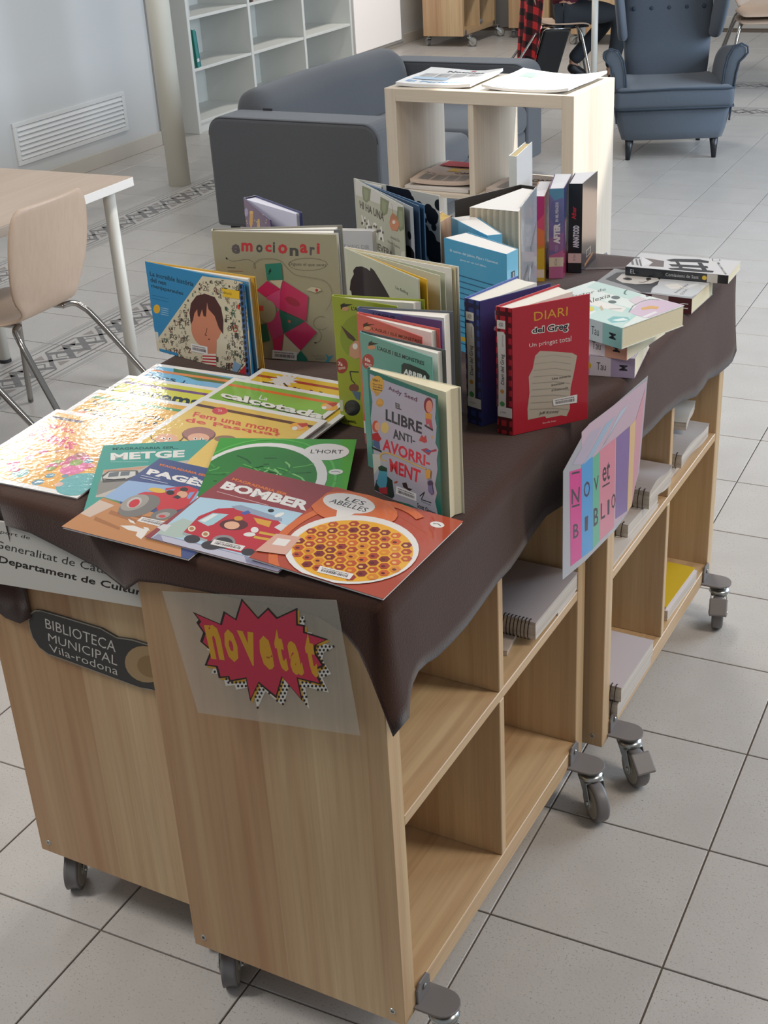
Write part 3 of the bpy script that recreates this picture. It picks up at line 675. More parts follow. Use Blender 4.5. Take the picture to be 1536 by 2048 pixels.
A.setcrop(K)
A.textq('2b2a2a', 'Suport de', [(-75, 425), (272, 500), (262, 540), (-85, 462)])
A.textq('2b2a2a', 'Generalitat de Catalunya', [(-40, 535), (1240, 835), (1225, 930), (-50, 618)])
A.textq('1d1c1c', 'Departament de Cultura', [(-8, 672), (1330, 985), (1315, 1062), (-16, 752)], bold=.02)
A.done()
vB = .0625
out = pl_([(255, 1250), (275, 1190), (310, 1165), (370, 1165), (900, 1325), (1040, 1405), (1180, 1425), (1420, 1500), (1460, 1900), (1360, 1868), (1250, 1850), (1100, 1795), (600, 1610), (430, 1550), (350, 1490), (290, 1400), (262, 1310)], K, vB)
A = panel_art('library_sign', 'grey paddle-shaped sign with silver letters on the left trolley end', 'sign', out, vB, mat('sign_slate', '3b3d3d', .35), th=.0045)
A.setcrop(K)
edge = [(255, 1250), (275, 1190), (310, 1165), (370, 1165), (900, 1325), (1040, 1405), (1180, 1425), (1420, 1500)]
A.ln('8a857b', edge, .0022); A.ln('8a857b', [(255, 1250), (262, 1310), (290, 1400), (350, 1490), (430, 1550), (600, 1610), (1100, 1795), (1250, 1850), (1360, 1868)], .0022)
A.ellp('a38a66', 1300, 1640, 190, 160, 20); A.ellp('8d734f', 1340, 1660, 120, 95, 20)
A.textq('c7c4be', 'BIBLIOTECA', [(400, 1232), (1030, 1440), (1030, 1535), (408, 1318)], bold=-.004)
A.textq('c7c4be', 'MUNICIPAL', [(428, 1362), (1045, 1570), (1045, 1655), (432, 1432)], bold=-.004)
A.textq('c7c4be', 'Vila-rodona', [(436, 1460), (1052, 1668), (1052, 1740), (450, 1525)], bold=-.004)
A.done()
# "novetat" plastic sheet on the near trolley end
K = CR['nov']; vN = -.0215
out = pl_([(80, 75), (1245, 135), (1405, 1040), (320, 885)], K, vN)
PL = bpy.data.materials.new('clear_plastic'); PL.use_nodes = True; b = PL.node_tree.nodes['Principled BSDF']; b.inputs['Base Color'].default_value = (*lin('c9c6ba'), 1); b.inputs['Alpha'].default_value = .27; b.inputs['Roughness'].default_value = .25
A = panel_art('novelty_notice', 'clear plastic sheet with red starburst notice taped under the cloth hem', 'notice', out, vN, PL, th=.0004, pname='plastic_sheet')
A.setcrop(K)
dots = [(285, 210), (490, 205), (610, 125), (790, 180), (850, 240), (985, 185), (1030, 195), (1045, 320), (1165, 325), (1165, 370), (1200, 385), (1190, 410), (1240, 435), (1180, 490), (1225, 620), (1140, 640), (1210, 755), (1030, 700), (1060, 865), (1020, 800), (930, 700), (880, 850), (760, 720), (700, 870), (640, 720), (540, 735), (520, 690), (455, 715), (440, 630), (370, 610), (360, 560), (390, 470), (315, 405)]
pts = []
def inside(p, poly):
    c = False; n = len(poly)
    for i in range(n):
        a, b_ = poly[i], poly[i - 1]
        if (a[1] > p[1]) != (b_[1] > p[1]) and p[0] < (b_[0] - a[0]) * (p[1] - a[1]) / (b_[1] - a[1]) + a[0]: c = not c
    return c
red = [(285, 212), (468, 292), (492, 207), (570, 258), (612, 122), (722, 248), (790, 182), (850, 248), (985, 185), (988, 292), (1035, 300), (1035, 345), (1190, 395), (1115, 430), (1105, 480), (1165, 575), (1105, 600), (1150, 700), (990, 660), (1020, 810), (885, 650), (845, 790), (725, 690), (670, 810), (640, 660), (530, 680), (520, 650), (460, 655), (440, 580), (365, 570), (405, 470), (335, 410), (355, 350), (310, 285), (325, 265)]
dots = [(x + 46, y + 52) for x, y in red]; A.ply('cfccc4', dots); A.ply('b98f2e', [(x + 14, y + 14) for x, y in red])
for yy in range(180, 880, 24):
    for xx in range(290, 1240, 26):
        q = (xx + (13 if (yy // 24) % 2 else 0), yy)
        if inside(q, dots) and not inside(q, red): A.ellp('26201f', q[0], q[1], 8, 9, n=8)
A.ply('241b1d', red); cx, cy = 745, 470
A.ply('b9314a', [(cx + (x - cx) * .955, cy + (y - cy) * .94) for x, y in red])
for ch, q in zip('novetat', [[(360, 295), (455, 300), (500, 535), (410, 525)], [(480, 325), (560, 330), (610, 555), (520, 540)], [(580, 335), (690, 350), (715, 575), (665, 570)], [(715, 370), (800, 372), (840, 605), (755, 590)], [(810, 320), (870, 330), (930, 615), (865, 600)], [(910, 405), (985, 410), (1035, 640), (950, 630)], [(1015, 345), (1080, 360), (1130, 655), (1070, 640)]]):
    A.textq('c9962b', ch, q, bold=.05)
A.done('starburst_print')
# ================================================================== plastic sheet on the right side
uS = .068
def rs(x, y): 
    a, b = plane_pt(x, y, TW(uS, 0, 0), EY, Vector((0, 0, 1))); return (a, b)
K = CR['sheet']; corn = [(992, 35), (940, 600), (875, 840), (800, 945), (620, 1130), (488, 1240), (492, 600), (645, 320), (790, 210)]
pv = [rs(K[0] + x * K[2], K[1] + y * K[2]) for x, y in corn]; v0, z0 = min(p[0] for p in pv), min(p[1] for p in pv); v1, z1 = max(p[0] for p in pv), max(p[1] for p in pv)
r = thing('news_notice', 'pale plastic pocket picturing coloured book spines, taped to the cloth side', 'notice', TW(uS, v0, z0), TA)
bm = BM(); a = [bm.verts.new((0, p[0] - v0, p[1] - z0)) for p in pv]; b2 = [bm.verts.new((-.0006, p[0] - v0, p[1] - z0)) for p in pv]; n = len(a)
bm.faces.new(a); bm.faces.new(b2[::-1])
for i in range(n): bm.faces.new((a[i], a[(i + 1) % n], b2[(i + 1) % n], b2[i]))
PL2 = PL.copy(); PL2.name = 'frosted_plastic'; b = PL2.node_tree.nodes['Principled BSDF']; b.inputs['Base Color'].default_value = (*lin('b0b0b6'), 1); b.inputs['Alpha'].default_value = .78; b.inputs['Roughness'].default_value = .2
ob = part('plastic_sheet', bm, PL2, r)
A = Art(v1 - v0, z1 - z0, .3); pxmap(A, TW(uS, v0, z0), EY, Vector((0, 0, 1)), K)
for c, q in (('b7a0ac', [(600, 350), (645, 320), (985, 60), (940, 600), (870, 840), (790, 930), (600, 1100)]), ('c63f86', [(530, 600), (600, 580), (600, 1110), (535, 1160)]), ('a99fb0', [(545, 560), (650, 370), (720, 330), (610, 560)]), ('4b93c9', [(600, 560), (665, 510), (665, 1060), (600, 1110)]), ('94a9bd', [(610, 560), (740, 320), (800, 270), (670, 500)]), ('62a98c', [(665, 520), (708, 480), (705, 1010), (665, 1060)]),
             ('c9808f', [(705, 480), (800, 400), (790, 930), (705, 1010)]), ('aab2c0', [(710, 470), (880, 200), (830, 240), (720, 460)]), ('7d6796', [(805, 400), (885, 330), (870, 830), (800, 880)]), ('cfae84', [(885, 330), (920, 290), (895, 800), (868, 840)]), ('c4919c', [(920, 290), (975, 110), (930, 600), (895, 800)])): A.ply(c, q)
for t, q in (('N', [(540, 705), (590, 690), (585, 780), (540, 795)]), ('O', [(612, 665), (650, 650), (648, 745), (612, 758)]), ('V', [(672, 640), (700, 620), (700, 700), (672, 720)]), ('et', [(722, 560), (768, 535), (765, 645), (722, 665)]), ('B', [(550, 915), (582, 900), (582, 985), (550, 998)]), ('I', [(618, 870), (638, 858), (636, 945), (618, 955)]), ('B', [(670, 820), (698, 805), (697, 910), (670, 925)]), ('L', [(712, 790), (740, 775), (738, 870), (712, 885)]), ('I', [(752, 770), (764, 762), (763, 850), (752, 858)]), ('O', [(775, 740), (800, 722), (798, 810), (775, 825)])):
    A.textq('3d3545', t, q, bold=.012)
for q in ([(542, 612), (588, 602)], [(542, 808), (588, 795)], [(722, 690), (765, 665)]): A.ln('3d3545', q, .003)
def fn(x, y, z): return (z, x, y)
A.build('notice_print', ob, fn)
# ================================================================== flat magazines, left pair of rows
SY = .045
GRP = 'glossy children magazines fanned at the left end of the table'
def fest(label, tlpx, base, stripe, ang=1.5, W=.232, D=.24, zb=.0004, th=.003):
    TL = atT(tlpx[0], tlpx[1], ZT + zb + th + .0108)
    A = flat('picture_magazine', label, 'magazine', TL, ang, W, D, th, zb, 0, SY, cover='e4e2df', group=GRP, gloss=.32, coat=1.0, bump=.07)
    A.rect(base, .045, .045, .955, .955); A.rect(stripe, .045, .10, .955, .135); return A
LF = CR['left']
A = fest('blue white-bordered magazine titled jocs de carrer', (314, 727), '6fb4d9', 'd98646'); A.setcrop(LF)
A.ply('3d6e3c', [(1110, 55), (1480, 120), (1480, 160), (1400, 150), (1330, 140), (1260, 132), (1200, 112), (1150, 100), (1110, 85)])
A.rect('d98646', .045, .10, .955, .135)
A.textq('1c2733', 'Jocs', [(950, 88), (1125, 112), (1125, 155), (915, 130)], bold=.02); A.textq('1c2733', 'de carrer', [(1155, 128), (1440, 170), (1400, 225), (1120, 170)], bold=.02); A.done()
A = fest('lime yellow magazine titled la verema with purple stripe', (257, 750), 'd3ce3a', '74497c'); A.setcrop(LF)
A.textq('4c4a30', 'La', [(1000, 195), (1045, 203), (1035, 222), (990, 213)]); A.textq('2a2a22', 'verema', [(830, 185), (1300, 262), (1270, 318), (800, 232)], bold=.03)
for q in ((755, 160), (735, 175), (720, 195)): A.ellp('6d7a3a', q[0], q[1], 9, 5)
A.done()
A = fest('amber magazine with green stripe about dressing up for carnival', (197, 779), 'dfa83a', '4f9560'); A.setcrop(LF)
A.textq('4a3d28', 'Ens disfressem', [(600, 258), (1060, 365), (1035, 392), (585, 282)], bold=.01); A.textq('3b3020', 'carnaval', [(545, 295), (1010, 400), (980, 452), (525, 335)], bold=.03)
A.ell('d98a5a', .15, .45, .12); A.ell('e6c65a', .75, .7, .3); A.ell('c86a5a', .4, .75, .12); A.done()
A = fest('orange magazine titled els tres reis, nearest the left corner', (114, 818), 'e0a23a', '5c4f5a'); A.setcrop(LF)
A.ell('d99a3c', .7, .25, .4); A.ell('e7cf4a', .12, .8, .22); A.ell('b9577a', .66, .58, .08); A.ell('d7689a', .72, .68, .09, .10); A.ell('58a3a5', .9, .85, .15); A.ell('7ab0a4', .42, .86, .06); A.ell('c94f72', .34, .83, .05, .03)
for i in range(26): A.ell(('c9577a', '8aa04a', 'd9b0a0', '9a5a4a', '5f8fa0')[i % 5], .1 + .8 * rnd.random(), .5 + .42 * rnd.random(), .015 + .03 * rnd.random())
A.textq('c94a4a', 'Els', [(400, 395), (460, 402), (445, 430), (385, 420)]); A.textq('cc3b4d', 'tres', [(330, 400), (480, 445), (470, 475), (300, 432)], bold=.02); A.textq('cc3050', 'Reis', [(240, 415), (520, 520), (460, 580), (180, 490)], bold=.03)
A.done()
GRP = 'glossy children magazines fanned in the second row'
A = fest('yellow magazine with torn white burst, titled els diables', (524, 736.5), 'dcb52f', 'a3412c', ang=-2, W=.237, zb=.0064, th=.004); A.setcrop(CR['calc'])
A.star('dcd6d2', .28, .13, .12, .07, 12); A.textq('26211c', 'Els diables', [(540, 245), (1420, 400), (1420, 470), (480, 310)], bold=.035)
A.ln('2b2620', [(780, 265), (825, 310)], .003); A.done()
A = fest('green magazine titled la calçotada with orange stripe', (467.5, 754.7), '7fb045', 'd9702e', ang=-2, W=.237, zb=.0064, th=.004); A.setcrop(CR['calc'])
A.ply('c43a3f', [(720, 630), (800, 610), (900, 612), (1020, 635), (1120, 665), (1168, 700), (1165, 725), (900, 680), (730, 645)])
A.textq('33461f', 'calçotada', [(62, 350), (1285, 620), (1200, 705), (70, 455)], bold=.07); A.textq('e2e0d8', 'calçotada', [(62, 350), (1275, 610), (1190, 690), (60, 440)], bold=.04); A.textq('e2e0d8', 'La', [(520, 402), (615, 425), (590, 468), (495, 448)], bold=.01)
A.ellp('e3a53a', 1300, 535, 95, 42, 5); A.ellp('d9a98a', 1290, 530, 40, 28); A.ply('b93a34', [(1270, 495), (1380, 485), (1385, 510), (1340, 535)]); A.ellp('dedad4', 1240, 545, 28, 17); A.done()
A = fest('golden magazine about making an easter cake, with two cartoon heads', (403.7, 794), 'dcb95a', '5a3029', ang=-2, W=.247, zb=.0064, th=.004); A.setcrop(CR['calc'])
A.ellp('c93f48', 55, 582, 90, 42); A.textq('e5d8d0', '2a', [(30, 560), (80, 560), (80, 588), (30, 588)])
A.textq('cc4538', 'Fem una mona', [(-230, 590), (745, 770), (720, 835), (-260, 645)], bold=.025); A.textq('cc4538', 'de Pasqua?', [(-330, 650), (745, 838), (740, 885), (-350, 720)], bold=.025)
A.ellp('e3a53a', 955, 762, 105, 48, 5); A.ellp('d9a98a', 965, 765, 40, 28); A.ply('b93a34', [(930, 725), (1050, 720), (1050, 750), (990, 770)]); A.ellp('dedad4', 905, 780, 32, 22)
A.setcrop(LF); A.ellp('5a4326', 1070, 490, 108, 52); A.ellp('d9b25a', 1070, 485, 102, 48); A.ellp('dba587', 1065, 505, 72, 32); A.ellp('6a3e3a', 1272, 478, 108, 48); A.ellp('9c6a60', 1272, 472, 102, 42); A.ellp('dba587', 1270, 500, 70, 30)
for x, y in ((1048, 503), (1085, 505), (1250, 505), (1290, 508)): A.ellp('e6e2dc', x, y, 12, 8); A.ellp('2c2624', x, y, 5, 5)
A.ellp('8a6a4a', 1440, 505, 70, 22); A.done()
# ================================================================== square picture booklets along the front edge
GB = 'thin square booklets along the front edge'
def bar_label(A, q): A.bar(q)
hz = .0045
A = flat('picture_booklet', 'teal booklet titled metge, tilted beside the orange magazine', 'booklet', atT(206.7, 891.6, ZT + .017), 31, .216, .205, .0035, .003, -.012, .055, cover='4f9b90', group=GB); A.setcrop(CR['metge'])
A.ply('b8b2a8', [(150, 440), (700, 385), (1400, 285), (1400, 520), (800, 700), (60, 740)]); A.ply('8d8a84', [(100, 560), (560, 520), (400, 600), (70, 720)]); A.ply('c3987e', [(150, 442), (620, 400), (560, 430), (150, 470)])
A.ply('7f3f37', [(1130, 420), (1220, 375), (1340, 385), (1370, 440), (1300, 450), (1140, 430)])
A.ply('5b5a58', [(130, 500), (210, 450), (520, 445), (540, 480), (420, 560), (140, 580)]); A.ply('c9c8c4', [(140, 520), (215, 460), (500, 455), (500, 500), (390, 540), (150, 550)]); A.ply('70767a', [(215, 470), (320, 460), (310, 510), (195, 520)]); A.ply('70767a', [(340, 462), (440, 458), (430, 500), (330, 508)])
A.ln('2b2a2a', [(140, 540), (260, 548), (390, 536)], .003)
A.textq('1f5d57', "M'AGRADARIA SER...", [(248, 195), (975, 178), (970, 205), (248, 222)], bold=.03); A.textq('dedcd8', 'METGE', [(228, 255), (1042, 220), (1036, 300), (225, 335)], bold=.045)
A.ln('9fc4bc', [(225, 352), (640, 350)], .0016); A.done()
A = flat('picture_booklet', 'green booklet titled l\'hort picturing spring onions', 'booklet', atT(713.5, 878.7, ZT + .0168), 24, .21, .21, .0035, .007, -.03, .06, cover='3f9a37', anchor='TR', group=GB); A.setcrop(CR['mag2'])
A.ring('57b04c', .40, .62, .50, .60, .02); A.ell('dedcda', .38, .60, .47, .53, 36); A.ell('2f7a34', .36, .60, .42, .475, 36)
for i in range(46):
    a = rnd.random() * 6.28; q = (.36 + .36 * math.cos(a) * rnd.random(), .55 + .36 * math.sin(a) * rnd.random()); b = (q[0] + rnd.uniform(-.16, .16), q[1] + rnd.uniform(-.12, .12))
    A.line(('2a6b2f', '58a650', '3f8f40', '7fbf72', '1f5526')[i % 5], [q, ((q[0] + b[0]) / 2 + .02, (q[1] + b[1]) / 2), b], .014)
A.ell('2c2b28', .52, .80, .11, .08); A.ell('dcd8cf', .66, .78, .09, .13, rot=-25); A.ell('cfc9bd', .60, .86, .11, .07); A.ell('b29a7a', .70, .70, .05, .05)
A.ell('dedcda', .80, .20, .165, .125, 26); A.text('262626', "L'HORT", .69, .165, .92, .225, bold=.005); A.ell('d8d8d4', .90, .49, .05, .04); A.line('333333', [(.87, .49), (.90, .48), (.93, .495)], .006); A.text('d8e4d4', 'PAULA', .86, .93, .97, .955); A.done()
A = flat('picture_booklet', 'blue booklet titled pagès with a red tractor', 'booklet', atT(320.6, 916, ZT + .015), -1.6, .22, .219, .0035, .0006, 0, .05, cover='44517f', group=GB); A.setcrop(CR['metge'])
A.ply('8fa9cc', [(420, 555), (860, 610), (1290, 690), (1100, 850), (400, 800), (110, 735)]); A.ply('5f8a4a', [(110, 725), (330, 790), (320, 812), (100, 740)]); A.ply('b98254', [(105, 730), (340, 815), (900, 960), (1000, 1000), (1000, 1700), (300, 1500), (-520, 1060)]); A.ply('a06a42', [(230, 880), (520, 990), (500, 1020), (200, 920)]); A.ply('a06a42', [(60, 950), (330, 1070), (320, 1100), (40, 990)]); A.ply('8c5c3a', [(300, 900), (700, 960), (640, 985), (310, 930)])
A.ply('bf3a40', [(520, 705), (600, 680), (820, 690), (830, 640), (1080, 615), (1190, 660), (1060, 850), (900, 900), (760, 920), (700, 800)]); A.ply('7f95c4', [(830, 665), (940, 645), (890, 690), (850, 700)]); A.ply('7f95c4', [(1090, 690), (1150, 680), (1090, 760), (1060, 750)])
A.ellp('d6b04a', 735, 665, 95, 26, 8); A.ellp('2a2a2c', 880, 690, 45, 26); A.ellp('d3a184', 1010, 710, 60, 38); A.ellp('3a3432', 1030, 655, 45, 22); A.ply('33373c', [(905, 740), (960, 715), (1000, 740), (960, 760)])
A.ellp('77736f', 540, 835, 240, 105, -17); A.ellp('9a958f', 490, 800, 165, 75, -20); A.ellp('b9b3ad', 485, 800, 88, 52, -25); A.ellp('c02f38', 485, 808, 66, 38, -28); A.ellp('77736f', 810, 930, 150, 58, -12); A.ellp('a29c96', 800, 940, 80, 32, -12); A.ellp('c0444a', 790, 950, 40, 16)
A.ply('dcd6d0', [(330, 1050), (480, 1050), (560, 1080), (640, 1100), (600, 1160), (560, 1200), (500, 1160), (520, 1120), (420, 1100)]); A.ply('dcd6d0', [(415, 975), (480, 1005), (500, 1035), (440, 1015)]); A.ply('dcd6d0', [(585, 1065), (640, 1075), (655, 1110), (600, 1100)])
A.ply('c9b3a4', [(80, 760), (270, 830), (0, 960), (-150, 900)])
A.textq('d37238', "M'AGRADARIA SER...", [(770, 370), (1335, 505), (1320, 530), (760, 392)], bold=.04); A.textq('dfdcda', 'PAGÈS', [(665, 410), (1345, 560), (1270, 640), (610, 485)], bold=.05)
A.ln('b9bccb', [(560, 500), (770, 545)], .0015); A.ln('b9bccb', [(550, 525), (850, 590)], .0015); A.bar([(570, 955), (860, 1015), (800, 1070), (515, 1000)]); A.done()
A = flat('picture_booklet', 'red booklet titled bomber with a fire engine', 'booklet', Vector((-.361, .008)), -2.6, .219, .216, .0035, .0046, 0, .05, cover='8d3f44', anchor='BL', group=GB); A.setcrop(CR['bomb'])
A.ply('a9c6d8', [(460, 248), (900, 300), (1290, 380), (1180, 520), (830, 745), (380, 640), (60, 580)]); A.ply('a8b8b0', [(170, 480), (330, 410), (420, 440), (330, 560), (120, 545)]); A.ply('8f8fa8', [(140, 530), (600, 640), (1100, 780), (1100, 1000), (500, 900), (-60, 650)]); A.ply('b5b6c6', [(160, 540), (560, 640), (800, 700), (820, 760), (180, 590)])
A.ply('b52f3c', [(330, 520), (450, 395), (600, 335), (760, 330), (1060, 430), (1140, 500), (1020, 590), (880, 700), (620, 640), (520, 590), (420, 570)]); A.ply('9aa2a4', [(330, 515), (520, 575), (510, 592), (325, 535)]); A.ply('9fc3cc', [(440, 430), (560, 370), (680, 380), (560, 460), (520, 470)]); A.ply('d5dcdc', [(455, 432), (560, 378), (600, 380), (500, 440)])
A.ply('8d9aae', [(700, 320), (770, 308), (1090, 410), (1090, 435), (1000, 420), (740, 345)]); A.ply('4a5ca0', [(770, 370), (830, 350), (850, 370), (800, 385)]); A.ply('cf9a3a', [(870, 405), (1010, 435), (990, 480), (900, 450)]); A.ply('c9a23c', [(920, 510), (1070, 540), (1060, 555), (910, 528)]); A.ply('c9a23c', [(880, 545), (1020, 570), (1010, 588), (870, 562)])
A.ellp('5a2c30', 720, 460, 110, 42); A.ellp('d9a98c', 705, 465, 60, 30); A.ellp('c48f32', 755, 412, 34, 18); A.ellp('d8d8d6', 880, 500, 30, 22); A.ellp('d8d8d6', 840, 535, 46, 16); A.ply('c9cfd2', [(1030, 480), (1080, 450), (1145, 470), (1090, 515)]); A.ellp('dde0e0', 1070, 385, 40, 14, -20); A.ellp('2c2c2e', 1005, 352, 24, 13)
A.ellp('3c383c', 400, 570, 62, 32); A.ellp('8a8488', 640, 590, 92, 52); A.ellp('3c383c', 640, 600, 75, 44); A.ellp('3c383c', 550, 618, 80, 35); A.ellp('3c383c', 830, 670, 52, 28)
for x, y in ((397, 490), (503, 532)): A.ellp('d7cfb8', x, y, 30, 22, -10); A.ellp('a87a52', x, y, 18, 13)
A.ply('c7c9cc', [(130, 480), (180, 455), (240, 462), (190, 515)])
A.textq('d37238', "M'AGRADARIA SER...", [(715, 98), (1165, 228), (1155, 248), (700, 118)], bold=.04); A.textq('dfdcda', 'BOMBER', [(665, 125), (1320, 285), (1275, 355), (610, 180)], bold=.05); A.ln('c9a6a6', [(590, 205), (985, 312)], .0015)
A.bar([(570, 572), (810, 625), (775, 662), (540, 610)]); A.done()
A = flat('picture_booklet', 'orange-red booklet titled les abelles with honeycomb, at the front corner', 'booklet', Vector((-.191, .0065)), -3.1, .202, .203, .0035, .0108, -.04, .05, cover='a94a36', anchor='BL', group=GB); A.setcrop(CR['mag2'])
A.ring('cb6a3c', .50, .58, .44, .52, .06, a0=120, a1=300); A.ell('cb6a3c', .28, .2, .32, .20); A.ell('dcd9d6', .53, .62, .44, .395, 40); A.ell('d8d5d3', .21, .155, .195, .115, 26); A.poly('dcd9d6', [(.18, .25), (.32, .24), (.30, .32), (.24, .36)])
A.ell('e0a52f', .545, .635, .40, .35, 40)
hx = .041
for j in range(-7, 8):
    for i in range(-6, 7):
        x = .545 + (i + (.5 if j % 2 else 0)) * hx * 1.95; y = .635 + j * hx * 1.66
        if ((x - .545) / .385) ** 2 + ((y - .635) / .335) ** 2 < 1:
            c = ('b4502a', 'a63f2a', '96342c', 'c9622a', 'd0802c', '7d2a2a')[rnd.randrange(6)]
            A.poly(c, [(x + hx * .9 * math.sin(k * math.pi / 3), y + hx * .9 * math.cos(k * math.pi / 3)) for k in range(6)])
            A.ell(('d9a03a', 'e0b86a', '5c1f22')[rnd.randrange(3)], x - .004, y + .006, .015, .012, 8)
A.text('242424', 'LES', .16, .085, .31, .135); A.text('242424', 'ABELLES', .08, .15, .37, .205)
A.ell('dcd9d6', .87, .115, .05, .035); A.line('333333', [(.84, .115), (.87, .105), (.90, .12)], .006); A.poly('d0a394', [(.0, .70), (.17, .66), (.20, .88), (.0, .93)]); A.poly('dedbd8', [(.04, .74), (.13, .72), (.14, .80), (.05, .82)])
A.setcrop(CR['mag2']); A.bar([(660, 1245), (845, 1290), (820, 1320), (640, 1278)]); A.done()
# ================================================================== standing books
# picture book, open, boy on the cover
bk = stand('picture_book', 'landscape picture book of a brown-haired boy among letters, standing ajar', .170, (291, 523.3), (488.4, 564.8), (292.5, 522.2), (510.8, 554), ('2f7fae', '2f7fae', 'c9a44a'), leaves=[((497, 563), '5f8fae', .001), ((507.5, 554.5), 'cf9a34', .001)], pz=.35)
A = art_on(bk, 'front', CR['c3'])
A.ply('c9bfa6', [(480, 615), (790, 655), (835, 1340), (150, 1180), (150, 1080)]); A.ply('2f7fae', [(70, 505), (480, 612), (165, 1060), (130, 1010)])
for i in range(760):
    x, y = rnd.uniform(170, 790), rnd.uniform(640, 1290)
    t = (x - 165) / (480 - 165)
    if y < 1060 - t * 448 + 14 or (380 < x < 640 and 740 < y < 1180): continue
    h = rnd.choice((14, 16, 18, 22, 26, 36)); A.textq(rnd.choice(('3a3632', '4a433c', '6a3a34', '3d5648', '5a5044')), rnd.choice('ABCDEGHIMNORSTYZaeflrtz'), [(x, y), (x + h * .7, y + h * .12), (x + h * .72, y + h * 1.12), (x + h * .02, y + h)])
A.ellp('c47e62', 512, 960, 112, 160, 4); A.ply('c47e62', [(455, 1060), (585, 1080), (580, 1180), (480, 1170)])
A.ply('4a2a2a', [(400, 960), (390, 880), (400, 810), (440, 755), (500, 740), (570, 765), (615, 840), (632, 930), (630, 1030), (600, 985), (570, 900), (525, 850), (515, 800), (508, 905), (490, 900), (480, 850), (462, 905), (450, 900), (445, 850), (425, 880), (415, 930)])
A.ln('6a3c30', [(515, 985), (512, 1010), (500, 1035), (515, 1038)], .0012); A.ellp('7a3a34', 529, 1066, 8, 5)
A.ply('d8d0c0', [(482, 1170), (580, 1170), (585, 1290), (485, 1265)])
for k in range(5): A.ply('b03038', [(483, 1180 + 20 * k), (581, 1184 + 22 * k), (582, 1194 + 22 * k), (484, 1190 + 20 * k)])
A.ply('b03038', [(715, 1330), (800, 1240), (806, 1340)]); A.ply('7d9cb8', [(695, 1300), (710, 1220), (765, 1250), (720, 1320)]); A.ply('2f7fae', [(175, 1130), (310, 1165), (308, 1185), (180, 1150)]); A.ply('d8b02e', [(615, 700), (748, 720), (748, 780), (625, 760), (632, 730)])
A.text('4a3d18', 'Tria editorial', .73, .135, .87, .165); A.ply('355a8a', [(745, 665), (778, 672), (828, 1335), (800, 1320)])
for k in range(16): A.ellp('1c1c20', 760 + k * 3.1, 690 + k * 40, 9, 16, n=10)
A.textq('1b3a4c', 'La increïble història', [(105, 580), (420, 655), (418, 690), (108, 612)], bold=.02); A.textq('1b3a4c', 'del nen', [(108, 622), (222, 650), (222, 682), (112, 655)], bold=.02); A.textq('1b3a4c', 'menjaparaules', [(116, 668), (345, 725), (345, 760), (118, 702)], bold=.02)
A.ellp('d2a334', 156, 850, 24, 32)
for k in range(4): A.ln('a9c4d0', [(185, 840 + 15 * k), (240, 852 + 15 * k)], .0009)
for k in range(2): A.ln('1f5f86', [(120, 750 + 22 * k), (240, 778 + 22 * k)], .001)
A.bar([(400, 1095), (520, 1120), (522, 1175), (402, 1150)]); A.textq('c9402e', 'I', [(735, 815), (748, 818), (748, 850), (735, 848)]); A.textq('2f5a48', 'R', [(692, 850), (720, 858), (720, 915), (692, 908)]); A.textq('b0402e', 'O', [(698, 960), (735, 970), (735, 1020), (698, 1012)])
A.ply('c9c4b8', [(135, 1010), (165, 1015), (172, 1080), (150, 1090)]); art_done(A)
# big square beige picture book
bk = stand('picture_book', 'large square beige picture book with a pink and green patchwork figure', .232, (423.4, 462), (673, 469.6), (424.5, 457.5), (684.3, 450.5), ('a39b80', 'b8b09a', '8d8a80'), leaves=[((676.5, 465), 'd8d4cc', .001), ((680, 458), '6c6f70', .0012)], pz=.8)
A = art_on(bk, 'front', CR['c3'])
for ch, q, c in zip('emocionari', [(690, 385, 750, 455), (760, 375, 840, 438), (865, 388, 912, 446), (930, 388, 975, 442), (985, 370, 1000, 445), (1022, 385, 1088, 455), (1105, 412, 1168, 470), (1178, 385, 1232, 450), (1248, 405, 1285, 465), (1298, 378, 1320, 455)], ('5c5456', 'c2303a', '4c4a48', 'c2303a', '4c4a48', 'c2303a', '4c4a48', 'c2303a', '5c5456', 'c2303a')): A.textq(c, ch, [(q[0], q[1]), (q[2], q[1] + 2), (q[2], q[3] + 2), (q[0], q[3])], bold=.035)
A.textq('4c4a44', 'Digues el que sents', [(1100, 515), (1365, 525), (1365, 552), (1100, 545)])
loop = lambda cx, cy, rx, ry, a0, a1: [(cx + rx * math.cos(math.radians(a0 + (a1 - a0) * i / 14)), cy + ry * math.sin(math.radians(a0 + (a1 - a0) * i / 14))) for i in range(15)]
A.ln('7a745e', bez([(650, 485, 0), (700, 508, 0), (800, 495, 0), (850, 520, 0), (860, 560, 0), (845, 540, 0), (880, 500, 0), (960, 488, 0), (1040, 505, 0), (1090, 560, 0), (1150, 605, 0), (1260, 625, 0), (1360, 650, 0), (1405, 720, 0), (1400, 800, 0), (1365, 860, 0)], 3), .0007); A.ln('7a745e', loop(1235, 530, 140, 45, 0, 360), .0007); A.ln('7a745e', loop(1330, 950, 55, 48, 40, 300), .0007); A.ln('7a745e', [(1310, 990), (1335, 1040), (1320, 1080), (1290, 1090)], .0007)
A.ln('1f1f1f', [(650, 483), (660, 495)], .0025); A.ln('26302a', [(1282, 1088), (1296, 1094)], .002); A.ln('4c4a44', [(660, 553), (718, 555)], .0012); A.ln('8a5a4a', [(665, 578), (770, 580)], .0008)
A.ply('2e7f6c', [(930, 528), (1045, 520), (1058, 638), (945, 645)]); A.ln('173f36', [(955, 600), (975, 575), (958, 582), (972, 560)], .0016)
